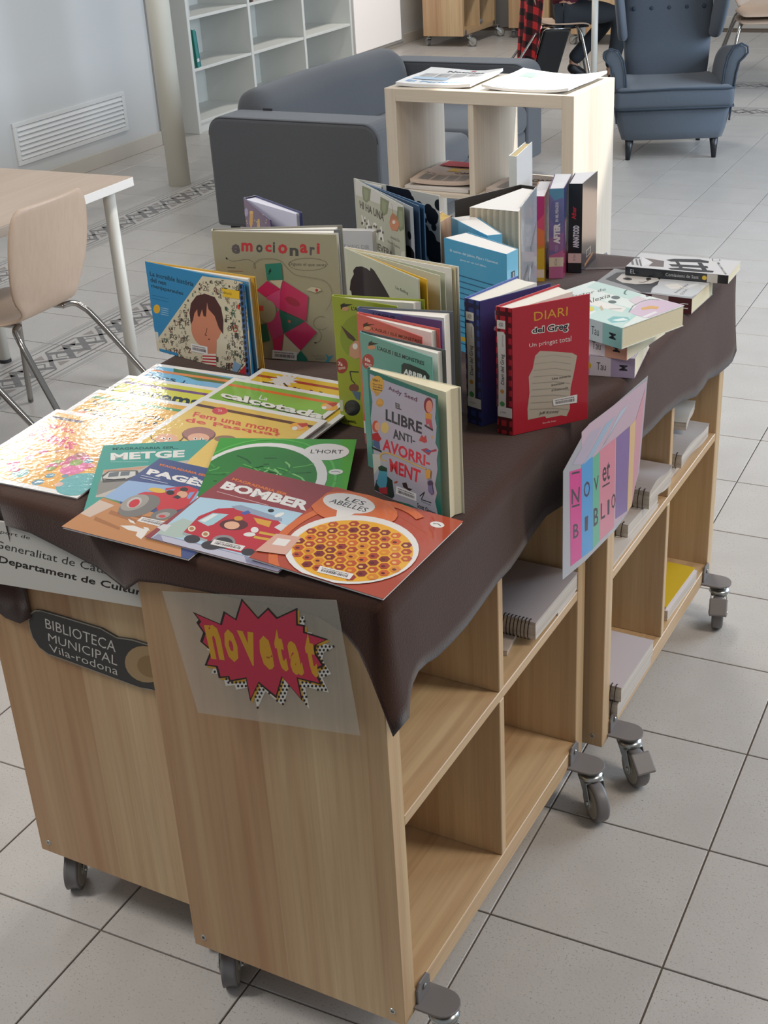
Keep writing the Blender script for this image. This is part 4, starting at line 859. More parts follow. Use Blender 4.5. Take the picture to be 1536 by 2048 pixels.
A.ply('c9bda0', [(960, 645), (1055, 642), (1040, 705)]); A.ply('c22a5c', [(870, 715), (945, 648), (1038, 705), (1000, 735), (930, 762)]); A.ply('c94a78', [(935, 765), (1040, 708), (1035, 850), (985, 820)]); A.ply('c22a5c', [(1060, 645), (1240, 758), (1225, 935), (1035, 852), (1042, 705)]); A.ellp('a11f40', 1128, 795, 58, 26, 28)
A.ply('c9bda0', [(1225, 712), (1262, 690), (1320, 700), (1335, 715), (1290, 732)]); A.ellp('b02a3a', 1300, 715, 10, 11); A.ply('1f5f50', [(1032, 852), (1215, 938), (1060, 1025)]); A.star('c4583a', *A.p1((1105, 937)), .016, .009, 6)
A.ply('b83f70', [(940, 950), (1030, 855), (1060, 1020), (985, 1070)]); A.ply('c22a5c', [(985, 1070), (1062, 1025), (1050, 1145), (995, 1150)]); A.ply('c9bda0', [(1068, 1030), (1185, 1145), (1150, 1200), (1050, 1180)]); A.ply('c22a5c', [(1070, 1025), (1215, 938), (1300, 1015), (1185, 1145)])
A.ply('1f5f50', [(895, 960), (940, 950), (965, 1075), (900, 1090)]); A.ply('1c6f5e', [(1030, 1240), (1070, 1205), (1150, 1190), (1185, 1145), (1230, 1200), (1250, 1290), (1040, 1280)]); A.ply('b0343a', [(1015, 1205), (1035, 1205), (1030, 1240)]); A.ellp('9c9478', 950, 865, 60, 80); A.ply('c04a40', [(890, 825), (920, 825), (920, 862), (888, 862)])
A.textq('8f8a78', 'PALABRES', [(1262, 1178), (1355, 1182), (1355, 1195), (1262, 1192)]); A.textq('5f7f80', 'ALADES', [(1285, 1198), (1360, 1200), (1360, 1213), (1285, 1212)]); A.ply('3f94a4', [(1360, 1165), (1385, 1190), (1420, 1180), (1395, 1210), (1375, 1240), (1350, 1230), (1375, 1210)])
A.bar([(985, 1140), (1158, 1155), (1158, 1215), (982, 1200)]); art_done(A)
# purple hardback behind
bk = stand('hardback_book', 'thick purple hardback with gold figures, at the far left behind the beige book', .235, (487.8, 395.4), (541.5, 440), (510.7, 391), (603, 424.8), ('4a3f6a', '2f3052', '2f3564'), pz=.12, pages=mat('bluish_paper', 'cfcfdc', .8))
A = art_on(bk, 'front', CR['c3']); A.ply('b98a3a', [(820, 160), (845, 160), (842, 240), (830, 280), (818, 240)]); A.ellp('c9a050', 832, 160, 14, 12); A.ply('b99a50', [(875, 210), (890, 205), (895, 280), (872, 280)]); A.ellp('8a86b0', 795, 160, 14, 30)
for i in range(24): A.ellp('b9a878', rnd.uniform(785, 1000), rnd.uniform(90, 420), 4, 6, n=6)
art_done(A)
P0 = atT(685.5, 465, ZT + .2); P1 = atT(713, 461, ZT + .2)
bk = stand('paperback', 'white paperback with faint grey lettering behind the beige picture book', .2, P0 + Vector((-.085, -.006)), P1 + Vector((.03, .004)), P0 + Vector((-.085, .008)), P1 + Vector((.03, .018)), ('cfcfd0', 'cfcfd0', 'cfcfd0'), th=.0008, pin=1)
A = art_on(bk, 'front'); A.text('a9a6a6', 'ET VAIG DIR', .55, .13, .95, .17); art_done(A)
# cow book
bk = stand('picture_book', 'pale green picture book about a cow in the fridge, fanned open', .25, (710.8, 358), (806.7, 412.9), (708, 357), (878.5, 392), ('a9ac98', 'b5b6ac', 'b5b4ac'), leaves=[((825.4, 414), '9a9ea6', .0014), ((838, 410.8), '2c4660', .0022), ((848, 408.8), '33587c', .0022)], pz=.10, pin=.35)
A = art_on(bk, 'front', CR['c4'])
A.ply('c3c2bc', [(340, 85), (800, 350), (805, 420), (340, 235)]); 
for q in ([(405, 150), (490, 185), (480, 290), (445, 315), (415, 285), (405, 210)], [(580, 255), (665, 300), (645, 420), (610, 440), (578, 380)], [(745, 350), (810, 360), (815, 560), (770, 590), (730, 520)]): A.ply('6f7a5a', q); A.ply('828c6c', [(x * .5 + sum(p[0] for p in q) / len(q) * .5, y * .7 + sum(p[1] for p in q) / len(q) * .3) for x, y in q])
A.ply('a86a48', [(695, 410), (735, 440), (765, 520), (745, 590), (690, 580), (668, 510), (675, 450)]); A.ellp('c07a55', 715, 525, 45, 55); A.ellp('d8cfc0', 710, 500, 15, 18); A.ln('8a5a44', [(690, 320), (698, 410)], .0014)
A.textq('2a2a26', 'HI HA UNA', [(380, 290), (615, 415), (612, 495), (385, 360)], bold=.02)
for ch, q in zip('VACA', [(395, 430, 440, 545), (440, 465, 490, 600), (505, 490, 545, 640), (560, 530, 615, 690)]): A.textq('d9d8d0', ch, [(q[0], q[1]), (q[2], q[1] + 22), (q[2], q[3]), (q[0], q[3] - 22)], bold=.06)
for i in range(16): A.ellp('26241f', 400 + i * 13.5 + rnd.uniform(-5, 5), 500 + i * 8 + rnd.uniform(-55, 60), 8, 14, n=9)
A.textq('2a2a26', 'A LA NEVERA', [(405, 620), (700, 780), (698, 850), (412, 690)], bold=.02); A.textq('4c4a44', 'Antonia Eix', [(675, 625), (765, 665), (765, 695), (678, 655)]); A.textq('4c4a44', 'Ricard Zaplana', [(650, 670), (768, 735), (768, 765), (655, 702)]); A.ellp('c3c2b4', 800, 810, 24, 30); art_done(A)
# cow-hide endpaper on the inside of the back cover, and on the first leaf
f = bk['back']; A = Art(f['W'], bk['H'], .3, .2); A.face = dict(ob=f['ob'], a=f['a'], x=f['x'], N=-f['N'], off=f['off'])
f['a_in'] = f['a']
for i in range(46):
    x, y = rnd.random() * .62, rnd.random(); A.ell('c2c4c8' if False else '17181c', x, y, rnd.choice((.02, .03, .045, .07)), None, 12, rot=rnd.random() * 90)
A.rect('17181c', .34, .0, .6, .12)
for q in ((.07, .42, .10), (.12, .12, .05), (.04, .15, .03), (.18, .28, .06), (.05, .75, .05), (.13, .70, .06), (.10, .9, .05), (.2, .55, .07)): A.ell('17181c', q[0], q[1], q[2], None, 14)
art_done(A, 'endpaper_print')
lo_, h0, q_, t_ = bk['leaves'][0]; X = (q_ - h0).normalized(); A = Art((q_ - h0).length, bk['H'], .3, .2); A.face = dict(ob=lo_, a=h0 - bk['o'], x=X, N=Vector((X.y, -X.x)), off=t_ / 2)
for i in range(30): A.ell('17181c', 1 - rnd.random() * .35, rnd.random(), rnd.choice((.02, .03, .05)), None, 12)
A.ell('17181c', .92, .42, .12, None, 16); art_done(A, 'endpaper_print')
# long-haired figure
bk = stand('picture_book', 'pale green picture book showing a mass of black hair, fanned open', .24, (689.5, 495.5), (838, 558.8), (691, 494), (917, 533.8), ('b3b5a2', 'c2c0b4', 'cfc9b8'), leaves=[((853.5, 557.7), 'd2a325', .0012), ((879.6, 550), 'b9bba8', .0012), ((890, 545), 'b4b49c', .0012), ((911, 534), 'cdbf9a', .001)], pz=.06)
A = art_on(bk, 'front', CR['c4'])
A.ply('261c20', [(305, 1195), (300, 1165), (285, 1150), (295, 1060), (325, 1000), (318, 965), (345, 930), (400, 925), (450, 945), (480, 970), (485, 935), (520, 965), (560, 1030), (620, 1130), (680, 1240), (700, 1500), (310, 1500)]); A.textq('33332f', 'Liu Bolling', [(725, 1110), (848, 1170), (845, 1205), (728, 1150)])
A.ln('c9c6b8', [(262, 760), (290, 1600)], .001); art_done(A)
# four books of one series
SER = 'small square hardbacks of one monster series'
bk = stand('picture_book', 'lime green hardback with a black cauldron drawing, first of its series', .211, (664.6, 591.7), (794.7, 612.8), (666.5, 589.5), (848.6, 600), ('8f9a2e', '8f9a2e', '8f9a2e'), group=SER, pz=.30)
A = art_on(bk, 'front', CR['c5'])
A.ellp('7d8b24', 330, 400, 160, 190); A.textq('23241c', "L'AGUS I ELS MONSTRES", [(268, 140), (700, 205), (700, 235), (268, 172)], bold=.02); A.ply('23241c', [(175, 125), (215, 108), (205, 120), (280, 122), (230, 138), (215, 155), (180, 165)]); A.ellp('b98a64', 218, 160, 30, 18)
A.ply('4a3028', [(175, 300), (290, 400), (330, 460), (240, 410)]); A.ply('bd8a6a', [(255, 480), (300, 430), (345, 440), (350, 570), (300, 590), (250, 560)]); A.ellp('d8d4cc', 300, 480, 22, 26)
A.ellp('93332e', 183, 645, 54, 66); A.textq('d9cfc0', '7a', [(155, 610), (195, 620), (193, 650), (155, 642)], bold=.03); A.textq('d9cfc0', 'EDICIÓ', [(158, 655), (215, 650), (218, 672), (162, 680)], bold=.02)
A.ln('2a2a26', [(330, 700), (255, 695), (270, 770), (300, 800)], .0022); A.ellp('6f4038', 290, 835, 42, 34); A.ply('44647a', [(270, 860), (345, 870), (340, 940), (310, 930)]); A.ellp('232524', 275, 1005, 68, 68); A.ellp('343836', 262, 985, 40, 36)
A.textq('2d3018', 'COMBEL', [(190, 1100), (312, 1118), (312, 1140), (192, 1122)], bold=.03); A.ply('b9bd9c', [(148, 930), (195, 940), (198, 1035), (152, 1025)]); art_done(A)
bk = stand('picture_book', 'blue-purple hardback with grey back cover, second of the monster series', .209, (716, 616), (883.8, 642), (717.5, 613.2), (906, 623.4), ('5f5280', '3f567c', '5a6068'), group=SER, pz=.55)
A = art_on(bk, 'front', CR['c5']); A.ply('4f5f8c', [(320, 150), (700, 205), (700, 240), (320, 190)]); A.textq('2a2a40', "L'AGUS", [(450, 190), (640, 222), (640, 245), (450, 212)], bold=.02); art_done(A)
bk = stand('picture_book', 'coral red hardback with a white spine label, third of the series', .209, (714.5, 626.5), (844, 673.8), (716.5, 624.2), (879, 658.5), ('c05a50', 'c05a50', 'bf4a44'), group=SER, pz=.30)
A = art_on(bk, 'front', CR['c5']); A.textq('5a2a26', "L'AGUS I ELS MONSTRES", [(445, 315), (870, 430), (868, 455), (445, 340)], bold=.01); A.ply('2a1c1c', [(370, 290), (410, 275), (400, 290), (470, 292), (410, 305), (400, 320), (372, 330)]); A.ellp('c98a64', 405, 325, 32, 17)
A.ply('cfcfc4', [(338, 1105), (392, 1120), (398, 1225), (345, 1210)]); A.textq('5a2a26', 'COMBEL', [(380, 1290), (480, 1320), (480, 1340), (380, 1312)]); art_done(A)
f = bk['front']
bk = stand('picture_book', 'teal hardback with a black title lozenge, nearest of the monster series', .209, (720, 664), (863.9, 714.8), (722.5, 661.5), (890.8, 700.7), ('5f9488', '2f6a6a', '3c4042'), group=SER, pz=.35)
A = art_on(bk, 'front', CR['c5']); A.ply('1e2020', [(415, 450), (445, 430), (440, 445), (500, 458), (445, 470), (430, 490), (412, 500)]); A.ellp('b9825f', 440, 490, 35, 18)
A.textq('26403c', "L'AGUS I ELS MONSTRES", [(490, 475), (890, 610), (888, 645), (490, 510)], bold=.03); A.ply('25302f', [(695, 640), (715, 622), (760, 630), (900, 690), (935, 730), (930, 790), (890, 830), (720, 770), (695, 720)]); A.textq('cfd4d0', 'ARRIBA', [(715, 668), (920, 735), (915, 785), (712, 715)], bold=.05)
A.ellp('9a3a36', 410, 610, 50, 64); A.textq('dccfc4', '10a', [(385, 575), (430, 590), (430, 618), (385, 605)], bold=.03); A.textq('dccfc4', 'EDICIÓ', [(385, 618), (442, 632), (442, 652), (385, 640)], bold=.02); art_done(A)
# paperback in front with torn-paper cover
bk = stand('paperback', 'teal paperback with a torn grey poster cover, nearest the front edge', .185, (735, 737.8), (875.6, 792), (737.5, 734), (921.3, 774.6), ('27695c', '27695c', 'd9d4bc'), pages=CREAM, th=.0009, inset=.0008, pz=.60, pin=.985)
A = art_on(bk, 'front', CR['llib'])
A.ply('a5a2ad', [(120, 165), (250, 225), (420, 290), (560, 340), (760, 410), (910, 470), (915, 600), (905, 700), (925, 800), (910, 1000), (945, 1080), (925, 1200), (935, 1320), (905, 1500), (930, 1600), (905, 1700), (945, 1890), (830, 1870), (700, 1790), (600, 1740), (420, 1690), (300, 1640), (180, 1590), (140, 1380), (150, 1200), (165, 1130), (150, 900), (130, 700), (150, 500), (120, 300)])
A.ply('bfb9b0', [(150, 1130), (240, 1140), (250, 1270), (150, 1400)])
A.ellp('c99a3c', 207, 295, 85, 105); A.ply('b98a34', [(165, 370), (250, 390), (215, 430), (190, 430)]); A.textq('3a2d18', 'USA I', [(155, 222), (235, 240), (235, 268), (155, 252)], bold=.04)
for k in range(3): A.textq('4a3a1c', ('Paul Dis', 'Gran llibre', 'Guardonat')[k], [(155, 275 + 30 * k), (270, 298 + 30 * k), (270, 318 + 30 * k), (155, 295 + 30 * k)], bold=.02)
A.textq('5a2340', 'Andy', [(340, 310), (505, 380), (500, 445), (345, 370)], bold=.02); A.textq('5a2340', 'Seed', [(535, 390), (690, 450), (688, 505), (535, 440)], bold=.02)
A.textq('4a4a46', 'EL', [(425, 510), (500, 540), (500, 605), (430, 580)], bold=.04)
for t, q, c in (('LLIBRE', [(310, 590), (750, 755), (745, 895), (310, 725)], '2c3238'), ('ANTI-', [(395, 820), (665, 930), (665, 1010), (400, 945)], '2f3a3c'), ('AVORRI-', [(275, 935), (845, 1165), (840, 1300), (270, 1085)], 'c22c3c'), ('MENT', [(355, 1185), (735, 1330), (715, 1485), (365, 1345)], 'c22c3c')): A.textq(c, t, q, bold=.03)
A.ln('c9a45a', bez([(320, 1215, 0), (250, 1190, 0), (260, 1130, 0), (340, 1120, 0), (500, 1180, 0), (700, 1270, 0), (800, 1310, 0)], 4), .0022)
A.ellp('7a2a36', 825, 545, 55, 95); A.ellp('cf8a70', 835, 560, 40, 75); A.ply('c98a34', [(790, 630), (870, 650), (860, 720), (790, 700)]); A.ply('b04a50', [(790, 700), (860, 720), (880, 840), (850, 830), (825, 760), (800, 790)]); A.ln('3a2a2a', [(780, 785), (880, 845)], .003)
A.ellp('b9503a', 190, 800, 42, 70); A.ellp('cf9a80', 212, 800, 34, 50); A.ellp('c9b06a', 300, 815, 48, 68); A.ply('a3252c', [(145, 890), (215, 870), (260, 950), (230, 985), (150, 960)]); A.ply('4a5a80', [(160, 960), (235, 985), (245, 1080), (200, 1060), (160, 1030)]); A.ln('1f1f24', [(140, 1050), (260, 1100)], .003)
A.ellp('b98a3c', 240, 515, 45, 50); A.ply('c9963c', [(200, 530), (235, 450), (285, 530)]); A.ply('b04038', [(710, 970), (745, 900), (770, 930), (795, 905), (810, 985), (780, 1000)]); A.star('c9963c', *A.p1((868, 930)), .024, .010, 5, .2); A.ply('a33040', [(735, 1080), (800, 1060), (850, 1090), (920, 1070), (925, 1100), (860, 1110), (830, 1150)]); A.ellp('4a5a90', 820, 1095, 35, 16)
A.ply('c9963c', [(790, 1330), (830, 1310), (860, 1330), (855, 1420), (805, 1430)]); A.ply('6a6a90', [(820, 1450), (865, 1440), (890, 1600), (860, 1620), (830, 1580)]); A.ellp('3a3a52', 850, 1480, 30, 30)
A.ply('3a2c28', [(510, 1480), (560, 1475), (580, 1540), (630, 1555), (600, 1580), (520, 1530)]); A.ply('a04a34', [(410, 1470), (450, 1455), (455, 1480), (415, 1490)])
A.ply('27332f', [(170, 1560), (200, 1440), (250, 1480), (330, 1400), (390, 1450), (415, 1640), (390, 1670), (280, 1620)]); A.ply('4f8fa4', [(240, 1300), (325, 1310), (330, 1460), (310, 1560), (240, 1540), (200, 1480)]); A.ply('26302c', [(220, 1290), (260, 1268), (325, 1300), (328, 1345), (230, 1330)]); A.ply('a03038', [(225, 1540), (330, 1530), (335, 1620), (240, 1600)])
A.bar([(440, 1515), (680, 1610), (680, 1700), (430, 1610)]); A.textq('3c3c3c', 'Il·lustrat per', [(740, 1690), (860, 1740), (860, 1765), (740, 1715)]); A.textq('2c2c34', 'Scott Garrett', [(690, 1715), (915, 1830), (910, 1880), (690, 1775)], bold=.03); A.ln('3a3a3a', [(720, 1640), (780, 1590), (740, 1680), (860, 1720)], .0015); art_done(A)
# two diaries
def plaid_spine(bk, dark, W_label):
    A = art_on(bk, 'spine'); c = dark
    for k in range(12): A.rect(c, 0, .03 + k * .082, 1, .065 + k * .082)
    for x in (.10, .62): A.rect(c, x, 0, x + .18, 1)
    A.rect('cfcdc6', .08, .10, .62, .165); A.text('4a4a4a', '@', .2, .115, .5, .15)
    A.poly('c9c7c0', [(.08, .19), (.5, .185), (.62, .21), (.64, .52), (.60, .78), (.62, .79), (.1, .79), (.14, .5)])
    A.text('2a2a2a', 'Diari del Greg', -2.55, .40, 3.05, .47, rot=-90) if False else None
    vs, fs = text_polys('Diari del Greg', .012); mx = max(v[0] for v in vs); my = max(v[1] for v in vs)
    A.add('262626', [(.50 + (-.34 + .0) * 0 + (-.0) + (-.22) * (v[1] / my) * -1 * -1, .60 - .24 * v[0] / mx) for v in vs], fs)
    vs, fs = text_polys('Jeff Kinney', .0); mx = max(v[0] for v in vs)
    A.add('6a6a6a', [(.48 - .15 * v[1], .30 - .09 * v[0] / mx) for v in vs], fs)
    A.ell('b98a3a', .36, .655, .13); A.ell('3f8a4a', .36, .755, .16); A.rect('d8d6d0', .06, .78, 1, .86); A.text('55555a', 'J KIN', .2, .815, .6, .835); art_done(A, 'spine_print')
bk = stand('hardback_book', 'blue hardback diary with checked spine, left of the red one', .203, (959, 603), (1100.8, 566.4), (929.4, 596), (1035.6, 552), ('3a3f74', '34427e', '3a55a0'), pz=.66)
plaid_spine(bk, '24284c', 1)
A = art_on(bk, 'front'); A.poly('8b8894', [(.22, .42), (.85, .40), (.88, .85), (.2, .87)]); A.text('9a9ab4', 'DIARI', .2, .1, .8, .17); A.text('c0c0d0', 'del Greg', .18, .2, .82, .28, bold=.03); art_done(A)
bk = stand('hardback_book', 'red hardback diary with checked spine and torn paper scrap on the cover', .203, (1022.9, 617.4), (1179.5, 587.7), (991.7, 613), (1119, 568.7), ('b02634', 'a8232f', 'b02634'), pz=.52)
plaid_spine(bk, '4a1418', 1)
A = art_on(bk, 'front', CR['greg'])
A.ply('b3a898', [(620, 880), (760, 885), (1020, 905), (1080, 940), (1060, 1050), (1035, 1180), (1000, 1340), (990, 1560), (990, 1600), (950, 1690), (880, 1680), (700, 1715), (680, 1690), (470, 1735), (465, 1600), (490, 1400), (480, 1200), (530, 1100), (560, 940)])
for k in range(9): A.ln('a2978a', [(560 - k * 8, 960 + k * 80), (800, 930 + k * 82), (1010 - k * 4, 960 + k * 80)], .0008)
A.textq('d39a34', 'DIARI', [(545, 400), (965, 330), (960, 440), (548, 510)], bold=.0); 
A.textq('dcd6d0', 'del Greg', [(512, 590), (985, 505), (975, 650), (512, 695)], bold=.085); A.textq('26222a', 'del Greg', [(525, 600), (970, 520), (962, 640), (528, 678)], bold=.025); A.star('b02634', *A.p1((925, 608)), .012, .008, 3)
A.textq('dccfcc', 'Un pringat total', [(485, 790), (1010, 690), (1005, 780), (485, 850)], bold=.0)
for t, q in (('Una novel·la', [(770, 1210), (1000, 1175), (1000, 1200), (770, 1240)]), ('bastant', [(765, 1290), (920, 1262), (920, 1285), (765, 1315)]), ('il·lustrada', [(765, 1355), (970, 1320), (970, 1345), (765, 1380)]), ('Jeff Kinney', [(610, 1635), (855, 1605), (850, 1650), (610, 1675)])): A.textq('3a3434', t, q)
A.textq('dcc8c4', 'Estrella Polar', [(655, 1765), (825, 1735), (822, 1755), (655, 1785)]); A.bar([(775, 1480), (1080, 1418), (1075, 1520), (785, 1560)]); art_done(A)
# two blue paperbacks
for (lab, H, q, fr) in (('sky blue paperback with white title lines, spine to the right', .20, ((888.3, 475.8), (1013, 509), (935, 465), (1035.6, 498.4)), 1), ('sky blue paperback behind its twin, spine to the right', .20, ((902.5, 435.6), (974.7, 471.5), (947.8, 430), (1003.9, 468.7)), 0)):
    f0, f1, b0, b1 = [atT(*p, ZT + H) for p in q]
    r = thing('paperback', lab, 'book', TW(f0.x, f0.y, ZT + .0006), TA, 'twin sky blue paperbacks'); l = lambda p: p - f0; cm = mat('cover_board', '4f9cc0', .35, coat=.25)
    bm = BM(); board(bm, l(f0), l(f1), .0009, 0, H); C = part('front_cover', bm, cm, r)
    bm = BM(); board(bm, l(b0), l(b1), .0009, 0, H); part('back_cover', bm, cm, r)
    bm = BM(); board(bm, l(f1), l(b1), .0009, 0, H); S = part('spine', bm, mat('cover_board', '6db2d0', .35, coat=.25), r)
    bm = BM(); prism(bm, [l(f0.lerp(b0, .06)), l(f1.lerp(b1, .03)), l(f1.lerp(b1, .97)), l(f0.lerp(b0, .94))], .0005, H - .0006); part('page_block', bm, WHITEP, r)
    d = (f1 - f0); X = d.normalized(); N = Vector((X.y, -X.x)); A = Art(d.length, H, .35, .25); pxmap(A, TW(f0.x, f0.y, ZT), TD(X), Vector((0, 0, 1)), CR['blue']); A.face = dict(ob=C, a=Vector((0, 0)), x=X, N=N, off=.00045)
    if fr:
        A.textq('cfdde4', 'El casino del Jaboc, Pipo i Clementi', [(310, 600), (1045, 800), (1045, 850), (312, 650)], bold=.01); A.textq('cfdde4', 'gana en un sol tibet.', [(465, 750), (870, 860), (870, 895), (468, 785)], bold=.01)
        for k in range(13): A.line('2c5f80', [(.12 + .03 * (k % 3 == 0), .30 + k * .052), (.5, .30 + k * .052), (.93 - .3 * (k % 4 == 3), .30 + k * .052)], .014) if k != 5 else None
        A.rect('b99a3a', 0.05, .86, .55, .90)
    else: A.text('c9dce6', 'Nens, adults', .12, .16, .42, .19); A.text('c9dce6', 'i animals', .12, .21, .40, .24)
    art_done(A)
    d2 = b1 - f1; X2 = d2.normalized(); A = Art(d2.length, H, .35); A.face = dict(ob=S, a=l(f1), x=X2, N=Vector((X2.y, -X2.x)), off=.00045); A.rect('20303a', .35, .17, .70, .32)
    vs, fs = text_polys('Anagrama', .02); mx = max(v[0] for v in vs); A.add('c9d4d8', [(.62 - .22 * v[1], .31 - .13 * v[0] / mx) for v in vs], fs); art_done(A, 'spine_print')
# silvery hardback open like a tent
P = lambda x, y: atT(x, y, ZT + .22)
sl, sr, fl_, fr_ = P(1041, 369.6), P(1072.4, 373.8), P(909.6, 400.7), P(1041, 415)
r = thing('hardback_book', 'thick silver-grey hardback standing open with its page edges forward', 'book', TW(sl.x, sl.y, ZT + .0006), TA); l = lambda p: p - sl
bm = BM(); board(bm, l(sl), l(fl_), .0024, 0, .22); part('back_cover', bm, mat('cover_board', '2f2c2c', .4, coat=.2), r, bevel=.0006)
bm = BM(); board(bm, l(sl), l(sr), .0024, 0, .22); part('spine', bm, mat('cover_board', '3a3838', .4), r, bevel=.0006)
bm = BM(); board(bm, l(sr), l(fr_), .0024, 0, .22); C = part('front_cover', bm, mat('silver_cover', 'a2a6ac', .22, coat=.8, bump=.05, bscale=20), r, bevel=.0006)
X = (sr - fr_).normalized(); X_ = (fr_ - sr); A = Art(X_.length, .22, .25, .6); A.face = dict(ob=C, a=l(fr_), x=X, N=Vector((X.y, -X.x)), off=.0012)
for q in ([(.1, .62), (.4, .56), (.45, .6), (.15, .68)], [(.3, .75), (.7, .6), (.72, .64), (.35, .8)], [(.55, .45), (.95, .3), (.95, .34), (.6, .5)]): A.poly('7d7f82', q)
A.poly('c3c6ca', [(.45, .66), (.55, .60), (.62, .66), (.5, .74)]); art_done(A)
pa, pb = P(939, 412), P(1037, 420.6); ia, ib = P(1045, 374), P(1066, 377); n = 16; bm = BM()
prism(bm, [l(ia), l(pa)] + [l(pa.lerp(pb, (k + .5) / n)) - (l(ia) - l(pa)).normalized() * (-.0022 if k % 2 else .0004) for k in range(n)] + [l(pb), l(ib)], .003, .217); part('page_block', bm, mat('fore_edge', 'b7a993', .85, noise=.12, nscale=400), r)
bm = BM(); prism(bm, [l(ia), l(pa), l(pb), l(ib)], .217, .2172); part('page_tops', bm, WHITEP, r)
# three thick novels, spines forward
def novel(label, H, sl, sr, fr, fl, spine, side, bands, texts, top='cfcfd4'):
    a, b, c, d = [atT(*p, ZT + H) for p in (sl, sr, fr, fl)]
    r = thing('novel', label, 'book', TW(a.x, a.y, ZT + .0006), TA, 'thick novels at the back of the table'); l = lambda p: p - a
    bm = BM(); board(bm, l(a), l(b), .0010, 0, H); S = part('spine', bm, mat('cover_board', spine, .3, coat=.4), r)
    bm = BM(); board(bm, l(b), l(c), .0010, 0, H); R_ = part('front_cover', bm, mat('cover_board', side, .14, coat=1), r)
    bm = BM(); board(bm, l(a), l(d), .0010, 0, H); part('back_cover', bm, mat('cover_board', side, .3, coat=.4), r)
    bm = BM(); prism(bm, [l(a.lerp(b, .04)), l(b.lerp(a, .04)), l(c.lerp(d, .04)), l(d.lerp(c, .04))], .0006, H - .0008); part('page_block', bm, mat('page_white', top, .8), r)
    X = (b - a).normalized(); A = Art((b - a).length, H, .3, .4); A.face = dict(ob=S, a=Vector((0, 0)), x=X, N=Vector((X.y, -X.x)), off=.0005)
    for c_, q in bands: A.poly(c_, q)
    for c_, t, x0, x1, y0, y1, bo in texts:
        vs, fs = text_polys(t, bo); mx = max(v[0] for v in vs); my = max(v[1] for v in vs); A.add(c_, [(x1 - (x1 - x0) * v[1] / my, y1 - (y1 - y0) * v[0] / mx) for v in vs][:], fs) if False else A.add(c_, [(x0 + (x1 - x0) * (1 - v[1] / my), y1 - (y1 - y0) * v[0] / mx) for v in vs], fs)
    art_done(A, 'spine_print')
    X2 = (c - b).normalized(); B = Art((c - b).length, H, .14, 1.0); B.face = dict(ob=R_, a=l(b), x=X2, N=Vector((X2.y, -X2.x)), off=.0005); return B
B = novel('magenta and yellow novel, leftmost of the three thick novels', .175, (1066, 393), (1088.9, 393), (1102, 362.5), (1078, 362.5), 'b9782c', 'c58a3a', [('a8346c', [(0, 0), (1, 0), (1, .22), (.3, .3), (0, .26)]), ('c04a68', [(0, .26), (.3, .3), (1, .2), (1, .4), (.4, .36), (0, .44)]), ('c96a40', [(0, .44), (.4, .36), (1, .4), (1, .58), (0, .55)]), ('b9932a', [(0, .62), (1, .6), (1, 1), (0, 1)]), ('cdb9a8', [(0, .855), (1, .855), (1, .955), (0, .955)])], [('e3cfae', 'AFTER', .05, .32, .44, .68, .05)])
B.poly('c77aa0', [(0, 0), (1, 0), (1, .4), (0, .5)]); B.poly('dcc8c0', [(.1, .5), (.6, .42), (.5, .62), (.2, .72)]); B.poly('c9b32e', [(0, .75), (1, .7), (1, 1), (0, 1)]); art_done(B)
B = novel('purple-blue novel with pink foot, middle of the three thick novels', .185, (1098.8, 378), (1128, 377), (1144.7, 347.8), (1109.5, 347.8), '6a6296', '8a5a9a', [('4a7f9c', [(0, 0), (1, 0), (1, .10), (.5, .16), (0, .05)]), ('5a5f92', [(.2, .14), (.9, .10), (1, .4), (.5, .42), (0, .3)]), ('8a6292', [(0, .55), (1, .48), (1, .70), (0, .68)]), ('b0608c', [(0, .74), (1, .68), (1, 1), (0, 1)]), ('cdbdb0', [(0, .76), (1, .76), (1, .865), (0, .865)])], [('d8d4d8', 'AFTER', .30, .72, .38, .60, .07), ('c9c4d4', 'EN MIL PEDAZOS', .42, .62, .15, .365, .03), ('9a8ab0', 'TODD', .40, .62, .62, .70, .03), ('5a5254', 'N Tod', .38, .55, .78, .85, 0)])
B.poly('3a5aa0', [(0, 0), (1, 0), (1, .3), (0, .35)]); B.poly('dcd4dc', [(.1, .4), (.6, .3), (.7, .6), (.2, .65)]); B.poly('c4507a', [(0, .7), (1, .62), (1, 1), (0, 1)]); art_done(B)
B = novel('black novel with red script on its spine, rightmost of the three', .185, (1138, 368), (1165, 368), (1194.8, 342.7), (1150, 346), '1b1c22', '26232a', [('cdb9b4', [(0, .775), (1, .775), (1, .885), (0, .885)])], [('b8303a', 'After', .22, .55, .25, .39, .03), ('cfd0d8', 'ANNATODD', .34, .78, .46, .71, .05), ('5a5254', 'N Tod', .38, .55, .79, .86, 0)])
B.rect('9a968f', .3, .79, .62, .88); B.rect('26232a', .34, .805, .58, .865); B.poly('b07a4a', [(.2, .93), (.75, .88), (.75, .92), (.2, .97)]); art_done(B)
for q in (('c9962e', 0),): pass
# tall white book behind
bk = stand('paperback', 'white book with yellowed pages fanned, at the very back of the table', .25, (1018, 312), (1050.9, 284.4), (1033, 313), (1063.9, 283.7), ('cfd2cf', 'd6d9d6', 'd2d4d4'), th=.0012, pages=mat('yellowed_paper', 'cdb98a', .85, noise=.08, nscale=200), pin=.98)
P0, P1 = atT(878, 446, ZT + .19), atT(904, 430, ZT + .19)
bk = stand('paperback', 'small peach book with a yellow top edge beside the cow book', .19, P0, P1, P0 + Vector((-.030, .02)), P1 + Vector((-.030, .02)), ('d3b49c', 'd8cdb4', 'd3b49c'), th=.001, pin=1, pages=mat('yellow_edge', 'd0b060', .8))
